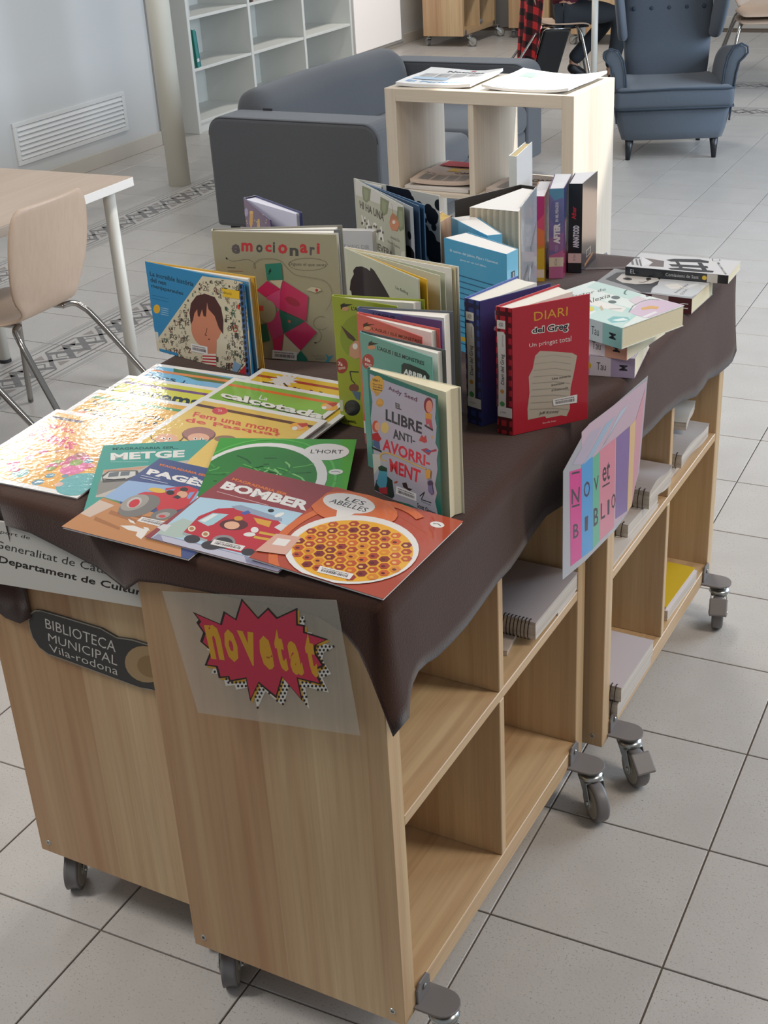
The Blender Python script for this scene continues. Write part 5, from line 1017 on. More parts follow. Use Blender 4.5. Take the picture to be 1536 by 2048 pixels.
# ================================================================== paperbacks lying at the right
AX = CR['alex']
def lay(name, label, crop, far, W, D, th, zb, ang, TLv, cover, spine, pages=CREAM, group=None): return flat(name, label, 'book', TLv, ang, W, D, th, zb, cover=cover, spine=spine, pages=pages, group=group, gloss=.28, coat=.3, kind='paperback', anchor='BR')
def rect_from(br, tr, z):                      # near right and far right corners give the direction of the short side
    a, b = atT(*br, z), atT(*tr, z); return a, math.degrees(math.atan2(-(b - a).x, (b - a).y))
GA = 'pastel paperbacks stacked at the right edge'
for k, (lab, br, tr, zb, th, W, D, cov, spn, ang) in enumerate((('lilac paperback at the bottom of the pastel stack', (1272, 726), (1299, 693.5), 0, .0345, .20, .132, 'cfc3d2', 'a999b4', None), ('peach paperback in the middle of the pastel stack', (1256, 690.4), (1330.5, 659.7), .035, .0335, .20, .132, 'dcd8d4', 'cf9a84', None), ('mint paperback on top of the pastel stack', (1244.5, 657), (1369, 611.5), .069, .036, .205, .153, 'd5dedb', '86b3b0', None))):
    a, an = rect_from(br, tr, ZT + zb + th)
    if k < 2:
        e0, e1 = ((1269, 756.6), (1299, 694.8)) if k == 0 else ((1253.6, 720.9), (1330.5, 667.5)); a, an = rect_from(e0, e1, ZT + zb + .0006); D = max(.105, (atT(*e1, ZT + zb + .0006) - a).length)
    A = lay('pastel_paperback', lab, AX, None, W, D, th, zb + .0006, an, a, cov, spn, group=GA); S = A.spine
    S.setcrop(AX)
    if k == 2:
        A.setcrop(AX)
        A.ply('a9cfca', [(-60, 600), (20, 545), (560, 690), (420, 800)]); A.ply('b7d2ce', [(90, 720), (230, 640), (480, 700), (385, 842), (60, 760)]); A.ply('b9d3ce', [(60, 470), (150, 420), (560, 540), (480, 590)]); A.ply('dcdad6', [(60, 560), (420, 660), (380, 700), (40, 620)])
        A.ply('c9b4c8', [(440, 700), (560, 600), (700, 580), (945, 630), (620, 750), (520, 730)]); A.ply('cfc3cc', [(440, 590), (520, 550), (600, 580), (520, 640)]); A.ln('6a6a74', [(440, 700), (480, 640), (560, 600), (640, 580), (720, 590)], .0016); A.ply('d2a05a', [(550, 660), (640, 640), (715, 650), (700, 670), (640, 668), (560, 680)]); A.ply('dcdce0', [(560, 740), (680, 690), (700, 700), (590, 750)])
        A.ply('6fb0b4', [(245, 765), (300, 735), (430, 742), (452, 768), (400, 785), (285, 795)]); A.ply('d8e4e4', [(290, 770), (390, 750), (440, 770), (340, 780)]); A.ellp('46585a', 322, 565, 40, 16, 3); A.ellp('46585a', 292, 605, 38, 14, 3); A.ln('3f6f66', [(440, 490), (410, 505), (400, 530), (420, 540)], .003); A.ply('b9a58a', [(175, 650), (195, 635), (215, 680), (190, 685)]); A.ln('4a5658', [(260, 670), (375, 668)], .002); A.ply('4a4a58', [(590, 540), (630, 530), (640, 550), (600, 560)])
        A.textq('33383a', 'El factor de', [(-160, 560), (235, 475), (235, 500), (-150, 590)]); A.textq('33383a', "l'Alexia", [(20, 590), (275, 525), (275, 560), (20, 640)]); A.ellp('cfc030', 102, 668, 26, 20)
    A.done()
    S.rect('d8ccd0' if k != 2 else 'b9c4c8', .62, 0, .80, 1); S.rect(spn, .83, 0, 1, 1); S.text('26282c', 'Alexia', .30, .2, .58, .85); S.ell('d2b52c', .60, .5, .035); S.text('3a3a3e', 'Tau', .68, .3, .76, .7); S.text('26282c', 'M', .88, .3, .93, .7, bold=.03, rot=90); S.done()
a, an = rect_from((1383.9, 598.5), (1426.8, 560.7), ZT + .03)
A = lay('paperback', 'paperback with a grey portrait of a woman, lying near the far right corner', AX, None, .205, .128, .030, .0006, an * .5 - 1, a, '9a9ca0', '4a2226'); A.setcrop(AX)
A.ply('c3c6ca', [(700, 400), (1200, 400), (1200, 480), (1000, 560), (640, 520)]); A.ply('3c3d42', [(230, 400), (330, 340), (640, 330), (730, 380), (700, 450), (650, 480), (640, 520), (560, 520), (420, 460)]); A.ply('cfcbc6', [(325, 400), (380, 350), (540, 345), (680, 370), (720, 410), (640, 440), (500, 445), (380, 430)]); A.ellp('3a3838', 430, 398, 42, 12, 5); A.ellp('3a3838', 620, 398, 24, 12); A.ln('5a4a48', [(530, 425), (570, 430), (610, 415), (640, 395)], .0025); A.ply('dcd9d4', [(760, 450), (880, 440), (960, 480), (820, 490)])
A.textq('4c4c50', 'Annie Ernaux', [(840, 520), (960, 440), (985, 445), (870, 528)]); A.textq('4c4c50', 'DONA', [(900, 535), (950, 490), (975, 495), (930, 540)]); A.ply('d5d6d8', [(960, 470), (1060, 430), (1080, 445), (985, 480)]); A.done()
S = A.spine; S.rect('b9a9a8', .62, 0, .78, 1); S.text('dcd4d0', 'U', .9, .2, .95, .8, rot=90); S.done()
a = atT(1457, 551.6, ZT + .048); b0 = atT(1251, 533.4, ZT + .048); d = a - b0
A = lay('paperback', 'white paperback with bold black lettering on top of the portrait paperback', AX, None, d.length, .100, .0165, .0318, math.degrees(math.atan2(d.y, d.x)), a, 'd0d0d2', '222226'); A.setcrop(AX)
A.ply('6f6462', [(575, 205), (760, 235), (755, 290), (620, 280), (655, 250)]); A.ply('dcdcde', [(560, 195), (660, 250), (560, 285)])
for q in ([(445, 195), (540, 200), (540, 212), (450, 210)], [(455, 215), (475, 217), (490, 270), (468, 268)], [(500, 218), (515, 218), (530, 275), (512, 272)], [(530, 220), (545, 222), (560, 280), (545, 278)]): A.ply('6a6a6c', q)
for q in ([(780, 225), (850, 215), (1080, 220), (1165, 238), (1160, 255), (1080, 248), (820, 240)], [(800, 262), (1150, 280), (1160, 300), (830, 285)], [(795, 298), (900, 295), (1210, 325), (1200, 340), (1080, 335), (820, 312)], [(860, 240), (890, 240), (930, 300), (900, 300)], [(1060, 250), (1100, 252), (1150, 320), (1105, 318)]): A.ply('232328', q)
A.ln('2a2a2e', [(1195, 215), (1260, 215), (1265, 235), (1200, 235), (1195, 215)], .0012); A.textq('4a4a4c', 'KERET', [(1235, 250), (1255, 248), (1330, 355), (1310, 358)]); A.done()
S = A.spine; S.text('b9b9bc', 'Comissions de Sant', .40, .3, .72, .7); S.ell('d2b02c', .775, .5, .022); S.rect('c3bcb4', .80, 0, .90, 1); S.text('c9c9cc', 'EL', .05, .25, .10, .75); S.done()
# ================================================================== pads and notebooks in the cubbies
WIRE = mat('wire', '3a302c', .4, .6); CARD = mat('board_card', 'b39b84', .8)
def pad_stack_bm(W, D, th, wav=0.0, n=12, seed=0, z0=0.0):
    """a block of paper, optionally curling up at its open long end"""
    r_ = random.Random(seed); bm = BM(); rows_t, rows_b = [], []
    for i in range(n + 1):
        y = D * i / n; t = i / n; z = wav * (math.sin(t * 5.2) * .5 + t * t * .6) if wav else 0
        rows_t.append([(0, y, z0 + th + z), (W, y, z0 + th + z)]); rows_b.append([(0, y, z0 + z), (W, y, z0 + z)])
    Vt = grid(bm, rows_t); Vb = grid(bm, rows_b)
    for i in range(n):
        for k in (0, 1): bm.faces.new((Vt[i][k], Vt[i + 1][k], Vb[i + 1][k], Vb[i][k]))
    bm.faces.new((Vt[0][0], Vt[0][1], Vb[0][1], Vb[0][0])); bm.faces.new((Vt[n][0], Vt[n][1], Vb[n][1], Vb[n][0])); return bm
EDGE = wood('paper_edges', 'b8ada0', 'd6cec4', '8d8074', grain='y', strip='z', sw=.004)
def notebook(label, u, v, z, W, D, th, ang=0, spiral=True, wav=0, cover='c9c1bd', group='spiral pads in the trolley cubbies', name='spiral_notebook', loops=16, lr=None):
    """near end carries the wire; (u,v) near RIGHT corner in the trolley frame"""
    a = math.radians(ang); X = Vector((math.cos(a), math.sin(a))); P = Vector((u, v)) - X * W
    r = thing(name, label, 'notebook' if spiral else 'paper pad', TW(P.x, P.y, z), TA + a, group)
    part('page_block', pad_stack_bm(W - .001, D, th - .002, wav, 14 if wav else 2), EDGE, r)
    bm = BM(); n = 14 if wav else 2; rows = []
    for i in range(n + 1):
        y = -.001 + (D + .002) * i / n; t = i / n; zz = wav * (math.sin(t * 5.2) * .5 + t * t * .6) if wav else 0
        rows.append([(-.001, y, th - .0018 + zz), (W, y, th - .0018 + zz)])
    grid(bm, rows); o = part('cover_sheet', bm, mat('pad_cover', cover, .6), r); solid(o, .0012, 1)
    if spiral:
        bm = BM(); rr = lr or th * .5
        for k in range(loops):
            x = .012 + (W - .024) * k / (loops - 1); pts = [(x + .0012 * math.sin(t), .006 - .007 * 1.3 * math.cos(t) - .004, th * .5 + (rr + .003) * math.sin(t)) for t in [2 * math.pi * j / 12 for j in range(12)]]
            tube(bm, pts, .0009, 5, closed=True)
        o = part('wire_binding', bm, WIRE, r)
    return r
zA, zB = .4585, .1305
notebook('large pale spiral pad on the middle shelf of the front trolley', .001, .497, zA + .012, .185, .178, .034, -1, loops=26, cover='b5abab')
notebook('thin sketch pad under the large pale spiral pad', -.030, .452, zA, .155, .215, .011, 8, spiral=False, cover='cdbfb6', name='paper_pad')
r = thing('loose_sheets', 'loose stack of boards under the far end of the pale spiral pad', 'paper pad', TW(-.16, .60, zA), TA, None)
bm = BM(); box(bm, 0, .158, 0, .082, 0, .0115); part('sheet_block', bm, EDGE, r)
notebook('thick wire-bound pad curling over the shelf edge of the far trolley', .036, .966, zA + .036, .17, .122, .038, -2, wav=.016, loops=16, cover='a9a2a3')
notebook('smaller wire-bound pad beneath the curling one', .020, .895, zA + .008, .16, .16, .027, -2, loops=14, cover='b9b0ac')
notebook('flat pad lying under the wire-bound pads of the far trolley', .028, .79, zA, .17, .26, .0075, 0, spiral=False, cover='c9c2bc', name='paper_pad')
notebook('wire-bound pad of curling magazines in the far trolley, upper right cubby', .030, 1.19, zA + .022, .15, .17, .030, -2, wav=.012, loops=10, cover='a9a5a5')
notebook('flat tan pad under the curling magazines', .012, 1.13, zA, .15, .26, .021, -1, spiral=False, cover='c2b7ae', name='paper_pad')
notebook('wavy magazine on top of the upper right pile of the far trolley', .012, 1.275, zA + .068, .12, .115, .020, 8, spiral=False, wav=.010, cover='b9b8b4', name='paper_pad')
notebook('white drawing pad with wire binding, bottom left cubby of the far trolley', .050, .797, zB + .036, .20, .18, .034, -1, loops=20, cover='bdb4b8')
notebook('dark-edged sketch pad under the white drawing pad', .044, .796, zB, .20, .20, .034, 0, loops=20, cover='8d8480')
notebook('white pad stack with pink print, bottom right cubby of the far trolley', .025, 1.165, zB, .17, .19, .026, -2, spiral=False, cover='d2c9cc', name='paper_pad')
notebook('yellow paper pad on the white stack, bottom right cubby of the far trolley', .020, 1.168, zB + .0265, .165, .185, .007, -2, spiral=False, cover='c9a818', name='paper_pad')
# ================================================================== reading table and chairs on the left
TBL = wood('table_top', 'b09a86', 'c6b3a1', 'a08a76', grain='y', strip='x', sw=.3)
hd = .70; T = at(266, 353, hd); x1, y1 = T.x, T.y
t = thing('reading_table', 'pale wood reading table with white edges and round white legs, on the left', 'table', (x1, y1, 0))
bm = BM(); box(bm, -.70, 0, -1.7, 0, hd - .030, hd - .0012); part('table_edge', bm, mat('white_laminate', 'dbd7d2', .45), t, bevel=.0015)
bm = BM(); box(bm, -.699, -.001, -1.699, -.001, hd - .0012, hd); part('table_top', bm, TBL, t)
for x, y in ((-.06, -.065), (-.645, -.075), (-.06, -1.62), (-.645, -1.62)):
    bm = BM(); lathe(bm, [(.021, .012), (.021, hd - .03)], 20, Matrix.Translation((x, y, 0))); l_ = part('leg', bm, mat('white_leg', 'd6d4cc', .4), t, smooth=False)
    for p in l_.data.polygons: p.use_smooth = len(p.vertices) == 4
    bm = BM(); lathe(bm, [(.022, 0), (.022, .013)], 16, Matrix.Translation((x, y, 0))); part('foot_cap', bm, mat('black_rubber', '26262a', .6), l_)
BEECH = wood('beech_ply', 'b49c88', 'bda793', 'a8907c', grain='z', strip='x', sw=.5); CHR = mat('chrome', 'a9a7a4', .16, 1.0)
def chair_bm():
    prof = [(-.055, .785, .135), (-.052, .770, .160), (-.045, .73, .176), (-.034, .67, .182), (-.020, .60, .180), (-.006, .54, .170), (.006, .50, .150), (.016, .475, .130), (.030, .452, .126), (.055, .438, .145), (.09, .433, .172), (.16, .430, .186), (.24, .428, .188), (.31, .430, .186), (.355, .426, .178), (.38, .414, .160)]
    bm = BM(); rows = []
    for f, z, w in prof:
        row = []
        for k in range(9):
            s = (k / 8) * 2 - 1; bend = .016 * s * s if z > .48 else 0
            row.append((s * w, f + bend, z + (.004 * s * s if z < .45 else 0)))
        rows.append(row)
    grid(bm, rows); return bm
def chair(label, loc, rz, group=None):
    c = thing('reading_chair', label, 'chair', loc, rz, group)
    o = part('seat_shell', chair_bm(), BEECH, c, smooth=True); solid(o, .011, 0); subsurf(o, 1)
    for s in (-1, 1):
        bm = BM(); tube(bm, bez([(s * .10, .065, .421), (s * .135, .05, .420), (s * .150, .03, .405), (s * .165, -.005, .365), (s * .205, -.14, .18), (s * .245, -.265, .006)], 4), .0095, 10); part('leg', bm, CHR, c, smooth=True)
        bm = BM(); tube(bm, bez([(s * .10, .27, .418), (s * .135, .285, .416), (s * .155, .30, .400), (s * .17, .32, .36), (s * .205, .36, .18), (s * .235, .395, .006)], 4), .0095, 10); part('leg', bm, CHR, c, smooth=True)
        bm = BM(); tube(bm, [(s * .10, .06, .420), (s * .10, .275, .418)], .008, 8); part('seat_rail', bm, CHR, c, smooth=True)
    return c
chair('pale beech shell chair on chrome legs pushed up to the reading table', (-1.95, 1.36, 0), math.pi / 2, 'beech shell chairs')
chair('beech shell chair at the near end of the reading table, only a chrome leg showing', (-2.0, .885, 0), math.pi / 2, 'beech shell chairs')
# stacked chairs by the back wall
q = at(1500, 49, .42)
chair('beech shell chair by the back wall, lower of the stacked two', (q.x - .04, q.y + .42, 0), math.radians(201), 'beech shell chairs')
chair('beech shell chair stacked on another by the back wall', (q.x - .04, q.y + .435, .045), math.radians(201), 'beech shell chairs')
# ================================================================== grey sofa
SF = mat('charcoal_wool', '4c4e52', .95, noise=.10, nscale=90, bump=.35, bscale=500, sheen=.25)
B0 = at(435, 449, .08); S1 = at(745, 264, .57); S0 = at(412, 236, .57)
sa = math.radians(-2.2); SW = (Vector((S1.x, S1.y)) - Vector((S0.x, S0.y))).length * .965
s = thing('sofa', 'charcoal two-seat fabric sofa seen from its arm end', 'sofa', (B0.x, B0.y, 0), sa)
SL, AH, AW, zb = 1.80, .575, .20, .075
def soft(nm, *a, r=.045, seg=4, par=None): bm = BM(); rbox(bm, *a, r, seg); return part(nm, bm, SF, par or s, smooth=True)
def armbox(nm, y0, y1):
    bm = BM(); R_, n = .075, 7; prof = [(0, zb), (SW, zb)]
    prof += [(SW - R_ + R_ * math.cos(t), AH - R_ + R_ * math.sin(t)) for t in [math.pi / 2 * k / n for k in range(n + 1)]]
    prof += [(R_ + R_ * math.cos(t), AH - R_ + R_ * math.sin(t)) for t in [math.pi / 2 + math.pi / 2 * k / n for k in range(n + 1)]]
    a = [bm.verts.new((x, y0, z)) for x, z in prof]; b = [bm.verts.new((x, y1, z)) for x, z in prof]; m = len(a)
    bm.faces.new(a); bm.faces.new(b[::-1])
    for i in range(m): bm.faces.new((a[i], a[(i + 1) % m], b[(i + 1) % m], b[i]))
    o = part(nm, bm, SF, s, bevel=.018, seg=3)
    for yy in (y0, y1):
        bm = BM(); tube(bm, [(SW / 2 + (x - SW / 2) * .985, yy + (.006 if yy == y0 else -.006), z - .006) for x, z in prof[2:]], .003, 6); part('seam', bm, mat('seam_dark', '333438', .95), o)
    return o
armbox('arm', 0, AW); armbox('arm', SL - AW, SL)
bm = BM(); P_ = [(0.0, zb), (.23, zb), (.225, .53), (.18, .62), (.11, .655), (.03, .645), (-.015, .58)]
rows = []; nY = 10
for i in range(nY + 1):
    y = AW * .9 + (SL - 1.8 * AW) * i / nY; rows.append([(x + .006 * math.sin(i * 1.3), y, z + (.012 * math.sin(i / nY * math.pi) if z > .3 else 0)) for x, z in P_])
V = grid(bm, rows, close=True); bm.faces.new(V[0]); bm.faces.new(V[-1][::-1]); o = part('backrest', bm, SF, s, smooth=True); subsurf(o, 2)
soft('seat_base', .20, SW - .01, AW - .01, SL - AW + .01, zb, .24, r=.02, seg=2)
for k in (0, 1):
    w = (SL - 2 * AW) / 2; soft('seat_cushion', .21, SW + .012, AW + w * k + .004, AW + w * (k + 1) - .004, .235, .375, r=.045)
for x in (.06, SW - .06):
    for y in (.06, SL - .06): bm = BM(); lathe(bm, [(.02, 0), (.024, zb + .002)], 12, Matrix.Translation((x, y, 0))); part('leg', bm, mat('black_plastic', '242426', .5), s)
bm = BM(); box(bm, 0, .05, 0, .004, 0, .010); o = part('fabric_tab', bm, mat('tab', '34343a', .8), s); o.location = (.20, AW - .03, AH + .002)
# ================================================================== newspaper shelf
PZ = .80; a0 = at(768, 176, PZ); a1 = at(1148, 192, PZ); d = (a1 - a0); nr = math.atan2(d.y, d.x); NL = Vector((d.x, d.y)).length; ND = .395
n_ = thing('newspaper_shelf', 'pale wood open cube shelf with newspapers on top, in the sun', 'bookshelf', (a0.x, a0.y, 0), nr)
def nb(nm, g, s_, *a): bm = BM(); box(bm, *a); return part(nm, bm, wood('pale_veneer', *PALE, grain=g, strip=s_), n_, bevel=.0015, seg=1)
TH = .047; zl = .415
nb('end_panel', 'z', 'y', 0, TH, 0, ND, .09, PZ); nb('end_panel', 'z', 'y', NL - TH, NL, 0, ND, .09, PZ)
nb('top_panel', 'x', 'y', TH, NL - TH, 0, ND, PZ - TH, PZ); nb('bottom_panel', 'x', 'y', TH, NL - TH, 0, ND, .092, .092 + TH)
nb('shelf', 'x', 'y', TH, NL - TH, .002, ND - .002, zl - .018, zl)
mx = NL * .455; nb('divider', 'z', 'y', mx, mx + .022, .002, ND - .002, zl, PZ - TH); nb('divider', 'z', 'y', mx, mx + .022, .002, ND - .002, .092 + TH, zl - .018)
for x, sg in ((0, -1), (NL, 1)):
    for y in (.06, ND - .06): caster(n_, x, y, .086, sg, 0, .6 * sg, 0)
def newspaper(label, loc, rz, W, D, th, art, group=None, curl=.01, par=None, col='d4d4d4'):
    r = thing('newspaper', label, 'newspaper', loc, rz, group); bm = BM(); n = 8; rows, low = [], []
    f = lambda x, y: curl * (abs(x / W - .5) * 2) ** 3 + .003 * (1 + math.sin(x / W * 7 + y * 20)) * (y / D)
    for i in range(n + 1):
        y = D * i / n; rows.append([(W * k / n, y, th + f(W * k / n, y)) for k in range(n + 1)]); low.append([(W * k / n, y, .0005 + f(W * k / n, y)) for k in range(n + 1)])
    Vt = grid(bm, rows); Vb = grid(bm, low)
    for i in range(n):
        for k in (0, n): bm.faces.new((Vt[i][k], Vt[i + 1][k], Vb[i + 1][k], Vb[i][k]))
        for j in (0, n): bm.faces.new((Vt[j][i], Vt[j][i + 1], Vb[j][i + 1], Vb[j][i]))
    o = part('folded_sheets', bm, mat('newsprint', col, .85), r, smooth=False)
    A = Art(W, D, .8); art(A)
    A.build('newsprint', o, lambda x, y, z: (x, y, th + f(x, y) + .0008 + z))
    return r
def columns(A, x0, x1, y0, y1, n=3, c='8a8a8c', k=14):
    w = (x1 - x0) / n
    for i in range(n):
        for j in range(k):
            yy = y0 + (y1 - y0) * j / k; A.rect(c, x0 + w * i + .01, yy, x0 + w * (i + 1) - .015 - (.05 * w if j % 4 == 3 else 0), yy + (y1 - y0) / k * .45)
nd = Matrix.Rotation(nr, 4, 'Z')
def on_shelf(x, y, z): return Vector((a0.x, a0.y, 0)) + nd @ Vector((x, y, z))
def paperA(A): A.text('7aa6cc', 'El Periodic', .08, .80, .88, .90, bold=.02); A.text('3b3f46', 'Noticies', .35, .18, .85, .27, bold=.02); A.rect('a8bcd0', .08, .60, .55, .74); A.rect('b5565a', .62, .08, .68, .14); columns(A, .08, .92, .34, .56, 4)
def paperB(A): A.rect('7fae8a', .12, .15, .30, .36); A.text('e8ece8', 'BE', .14, .19, .28, .32, bold=.05); A.rect('dfe0b4', .42, .2, .56, .34); columns(A, .35, .92, .45, .85, 5, 'b9b9b9'); A.rect('b9d8cc', .5, .93, .75, .99); A.rect('b9c9dc', .1, .9, .3, .97)
newspaper('folded newspaper with a blue masthead on the left of the shelf top', on_shelf(.035, .03, PZ + .001), nr + .06, .31, .325, .012, paperA, curl=.006)
newspaper('sunlit newspaper spread on the right of the shelf top', on_shelf(.40, .03, PZ + .001), nr - .03, .35, .345, .010, paperB, curl=.012)
def paperC(A): A.rect('b03a42', .05, .05, .95, .5); A.rect('d9b04a', .3, .55, .6, .8); A.rect('4a3a3a', .62, .6, .9, .8)
def paperD(A): A.text('4a3a36', "L'ECONOMIC", .08, .22, .92, .36, bold=.02); columns(A, .08, .92, .45, .9, 4)
def paperE(A): A.text('4a4a4c', 'elPunt Avui', .08, .6, .92, .8, bold=.02); A.rect('b03a42', .05, .2, .5, .35)
newspaper('newspaper with a red front page at the back of the left cubby', on_shelf(.075, .16, zl + .02), nr, .26, .20, .014, paperC, 'newspapers in the left cubby', .006, col='c4b4ac')
newspaper('salmon newspaper on the pile in the left cubby', on_shelf(.08, .03, zl + .0185), nr + .1, .25, .19, .012, paperD, 'newspapers in the left cubby', .008, col='bfab9c')
newspaper('grey newspaper at the bottom of the pile in the left cubby', on_shelf(.06, .02, zl + .0008), nr, .28, .30, .012, paperE, 'newspapers in the left cubby', .001, col='c9c2bc')
newspaper('folded newspaper in the right cubby', on_shelf(NL * .52, .04, zl + .0008), nr - .05, .30, .26, .016, paperD, None, .006, col='b9aaa0')
# ================================================================== wing armchair
AF = mat('slate_blue_fabric', '525b66', .95, noise=.07, nscale=120, bump=.3, bscale=450, sheen=.2)
PIPE = mat('piping', '36424f', .9)
l0, l1 = at(1249, 320), at(1433, 314); mid = (l0 + l1) / 2; aa = math.atan2((l1 - l0).y, (l1 - l0).x)
c = thing('wing_armchair', 'slate blue wing armchair with buttoned back and tapered black legs', 'armchair', (mid.x, mid.y, 0), aa)
def sub(nm, bm, m=AF, lv=2, par=c): o = part(nm, bm, m, par, smooth=True); subsurf(o, lv); return o
bm = BM(); rows = []
for z, w, y0, y1 in ((.108, .255, -.02, .48), (.112, .268, -.035, .50), (.16, .282, -.045, .51), (.25, .30, -.05, .52), (.285, .305, -.05, .52)):
    rows.append([(-w, y0 + .03, z), (-w + .03, y0, z), (0, y0 - .006, z), (w - .03, y0, z), (w, y0 + .03, z), (w, y1, z), (0, y1 + .01, z), (-w, y1, z)])
V = grid(bm, rows, close=True); bm.faces.new(V[0]); bm.faces.new(V[-1][::-1]); o = part('seat_base', bm, AF, c, smooth=True)
bm = BM(); rbox(bm, -.315, .315, -.085, .42, .275, .385, .03, 3)
for v in bm.verts:
    if v.co.z > .36: v.co.z += .028 * (1 - (v.co.x / .33) ** 2) * (1 if v.co.y > -.05 else .4)
    if abs(v.co.x) > .25 and v.co.y > .0: v.co.x *= .82
o = part('seat_cushion', bm, AF, c, smooth=True)
for z in (.378, .283):
    bm = BM(); tube(bm, [(-.318, .0, z), (-.312, -.068, z), (-.28, -.086, z), (0, -.089, z + (.006 if z > .3 else 0)), (.28, -.086, z), (.312, -.068, z), (.318, 0, z)], .005, 6); part('piping', bm, PIPE, o, smooth=True)
for sg in (-1, 1):
    # arm: a scroll-topped slab swept from front to back
    prof = [(.245, .25), (.250, .36), (.258, .46), (.272, .53), (.300, .578), (.340, .592), (.372, .575), (.376, .545), (.358, .522), (.335, .50), (.322, .44), (.312, .34), (.300, .20)]
    bm = BM(); rows = []
    for y, k, dz in ((-.02, .97, -.006), (-.005, 1.0, 0), (.10, .99, -.012), (.25, .96, -.04), (.40, .90, -.06), (.50, .86, -.07)):
        rows.append([(sg * (.245 + (x - .245) * k), y, .2 + (z - .2) * 1 + dz * (z - .2) / .39) for x, z in prof])
    V = grid(bm, rows, close=True); bm.faces.new(V[0]); bm.faces.new(V[-1][::-1]); o = part('arm', bm, AF, c, smooth=True); subsurf(o, 1)
    bm = BM(); tube(bm, [(sg * x, -.021, z) for x, z in prof], .0055, 6); part('piping', bm, PIPE, o, smooth=True)
    bm = BM(); W_ = [(.238, .33, .57), (.246, .27, .62), (.256, .22, .70), (.270, .20, .80), (.278, .21, .90), (.278, .26, .985), (.272, .34, 1.02)]
    fr = [(sg * x, y, z) for x, y, z in W_]; rows = []
    for x, y, z in W_:
        rows.append([(sg * (x - .012), y + .012, z), (sg * (x + .020), y - .014, z), (sg * (x + .048), y + .012, z), (sg * (x + .02), .50 + (z - .57) * .16, z), (sg * (x - .03), .46 + (z - .57) * .16, z)])
    V = grid(bm, rows, close=True); bm.faces.new(V[0]); bm.faces.new(V[-1][::-1]); o = part('wing', bm, AF, c, smooth=True); subsurf(o, 2)
    for y, k in ((.0, 0), (.46, 1)):
        x = .232 if k == 0 else .2; bm = BM(); vs = []
        lathe(bm, [(.0125, 0), (.024, .112)], 14, Matrix.Translation((sg * x, y, 0)) @ Matrix.Shear('XY', 4, (-sg * .05, -.04 if k == 0 else .12))); part('leg', bm, mat('black_leg', '1c2026', .35), c, smooth=True)
bm = BM(); rows = []
for z, w, y in ((.30, .225, .36), (.40, .235, .385), (.55, .248, .405), (.70, .252, .43), (.80, .256, .447), (.92, .255, .47), (1.0, .24, .49), (1.025, .21, .50)):
    rows.append([(-w, y + .005, z), (-w * .6, y - .022, z), (0, y - .03, z), (w * .6, y - .022, z), (w, y + .005, z), (w, y + .12, z), (0, y + .125, z), (-w, y + .12, z)])
V = grid(bm, rows, close=True); bm.faces.new(V[0]); bm.faces.new(V[-1][::-1]); bk_ = sub('backrest', bm)
for row, zc in ((0, .735), (1, .89)):
    for k in range(5 if row == 0 else 4):
        x = (-.19 + .095 * k) if row == 0 else (-.142 + .095 * k)
        bm = BM(); yb = .40 + (zc - .70) * .17 + .006 + (x / .25) ** 2 * .022; lathe(bm, [(.012, 0), (.0115, .004), (.008, .008), (.002, .0095)], 14, Matrix.Translation((x, yb + .001, zc)) @ Matrix.Rotation(math.pi / 2, 4, 'X')); part('button', bm, PIPE, bk_, smooth=True)
# ================================================================== far trolleys
f0 = at(848, 92); f1 = at(926, 94)
trolley('book_trolley', 'oak trolley at the back left with a folded paper on its bottom shelf', (f1.x + .015, f1.y - .03, 0), math.radians(-1), yaws=(.5, .6, 2.4, 2.0), group='oak trolleys along the back wall', screws=False)
r = thing('folded_paper', 'small folded paper on the bottom of the back left trolley', 'paper', (f1.x - .18, f1.y + .43, .132)); bm = BM(); rbox(bm, 0, .15, 0, .1, 0, .035, .01, 2); part('paper_fold', bm, mat('print_grey', '8d8d92', .7), r)
trolley('book_trolley', 'oak trolley at the back behind the hanging plaid shirt', (-3.56, 10.0, 0), math.radians(-1), yaws=(.2, .6, 2.0, 2.0), group='oak trolleys along the back wall', screws=False)
trolley('book_trolley', 'oak trolley behind the seated reader, against the back wall', (-2.86, 9.66, 0), math.radians(-1), yaws=(.5, .6, 2.8, 2.0), group='oak trolleys along the back wall', screws=False)
# ================================================================== the seated reader
hp = at(1128, 40, .44); pz = math.radians(24); PR = Matrix.Translation((hp.x, hp.y, 0)) @ Matrix.Rotation(pz, 4, 'Z')
ch = chair('beech shell chair under the seated reader, plaid shirt over its back', (PR @ Vector((-.21, 0, 0))), pz - math.pi / 2, 'beech shell chairs')
p = thing('person', 'seated person in dark jeans and a maroon knit sweater, facing right', 'person', (hp.x, hp.y, .012), pz); p.scale = (.93, .93, .93)
def skin_body(nm, nodes, edges, m, par, lv=2):
    bm = BM(); vs = [bm.verts.new(n[0]) for n in nodes]
    for a, b in edges: bm.edges.new((vs[a], vs[b]))
    me = bpy.data.meshes.new(nm); bm.to_mesh(me); bm.free(); me.materials.append(m); o = link(nm, me, par)
    sk = o.modifiers.new('skin', 'SKIN'); sk.use_smooth_shade = True
    for i, n in enumerate(nodes): me.skin_vertices[0].data[i].radius = n[1] if isinstance(n[1], tuple) else (n[1], n[1])
    me.skin_vertices[0].data[0].use_root = True; subsurf(o, lv); return o
SKN = mat('skin', 'b98d74', .6); JE = mat('dark_denim', '2b3036', .9, noise=.12, nscale=120, bump=.2, bscale=300); MAR = mat('maroon_knit', '5a1f30', .9, noise=.2, nscale=70, bump=.5, bscale=260)
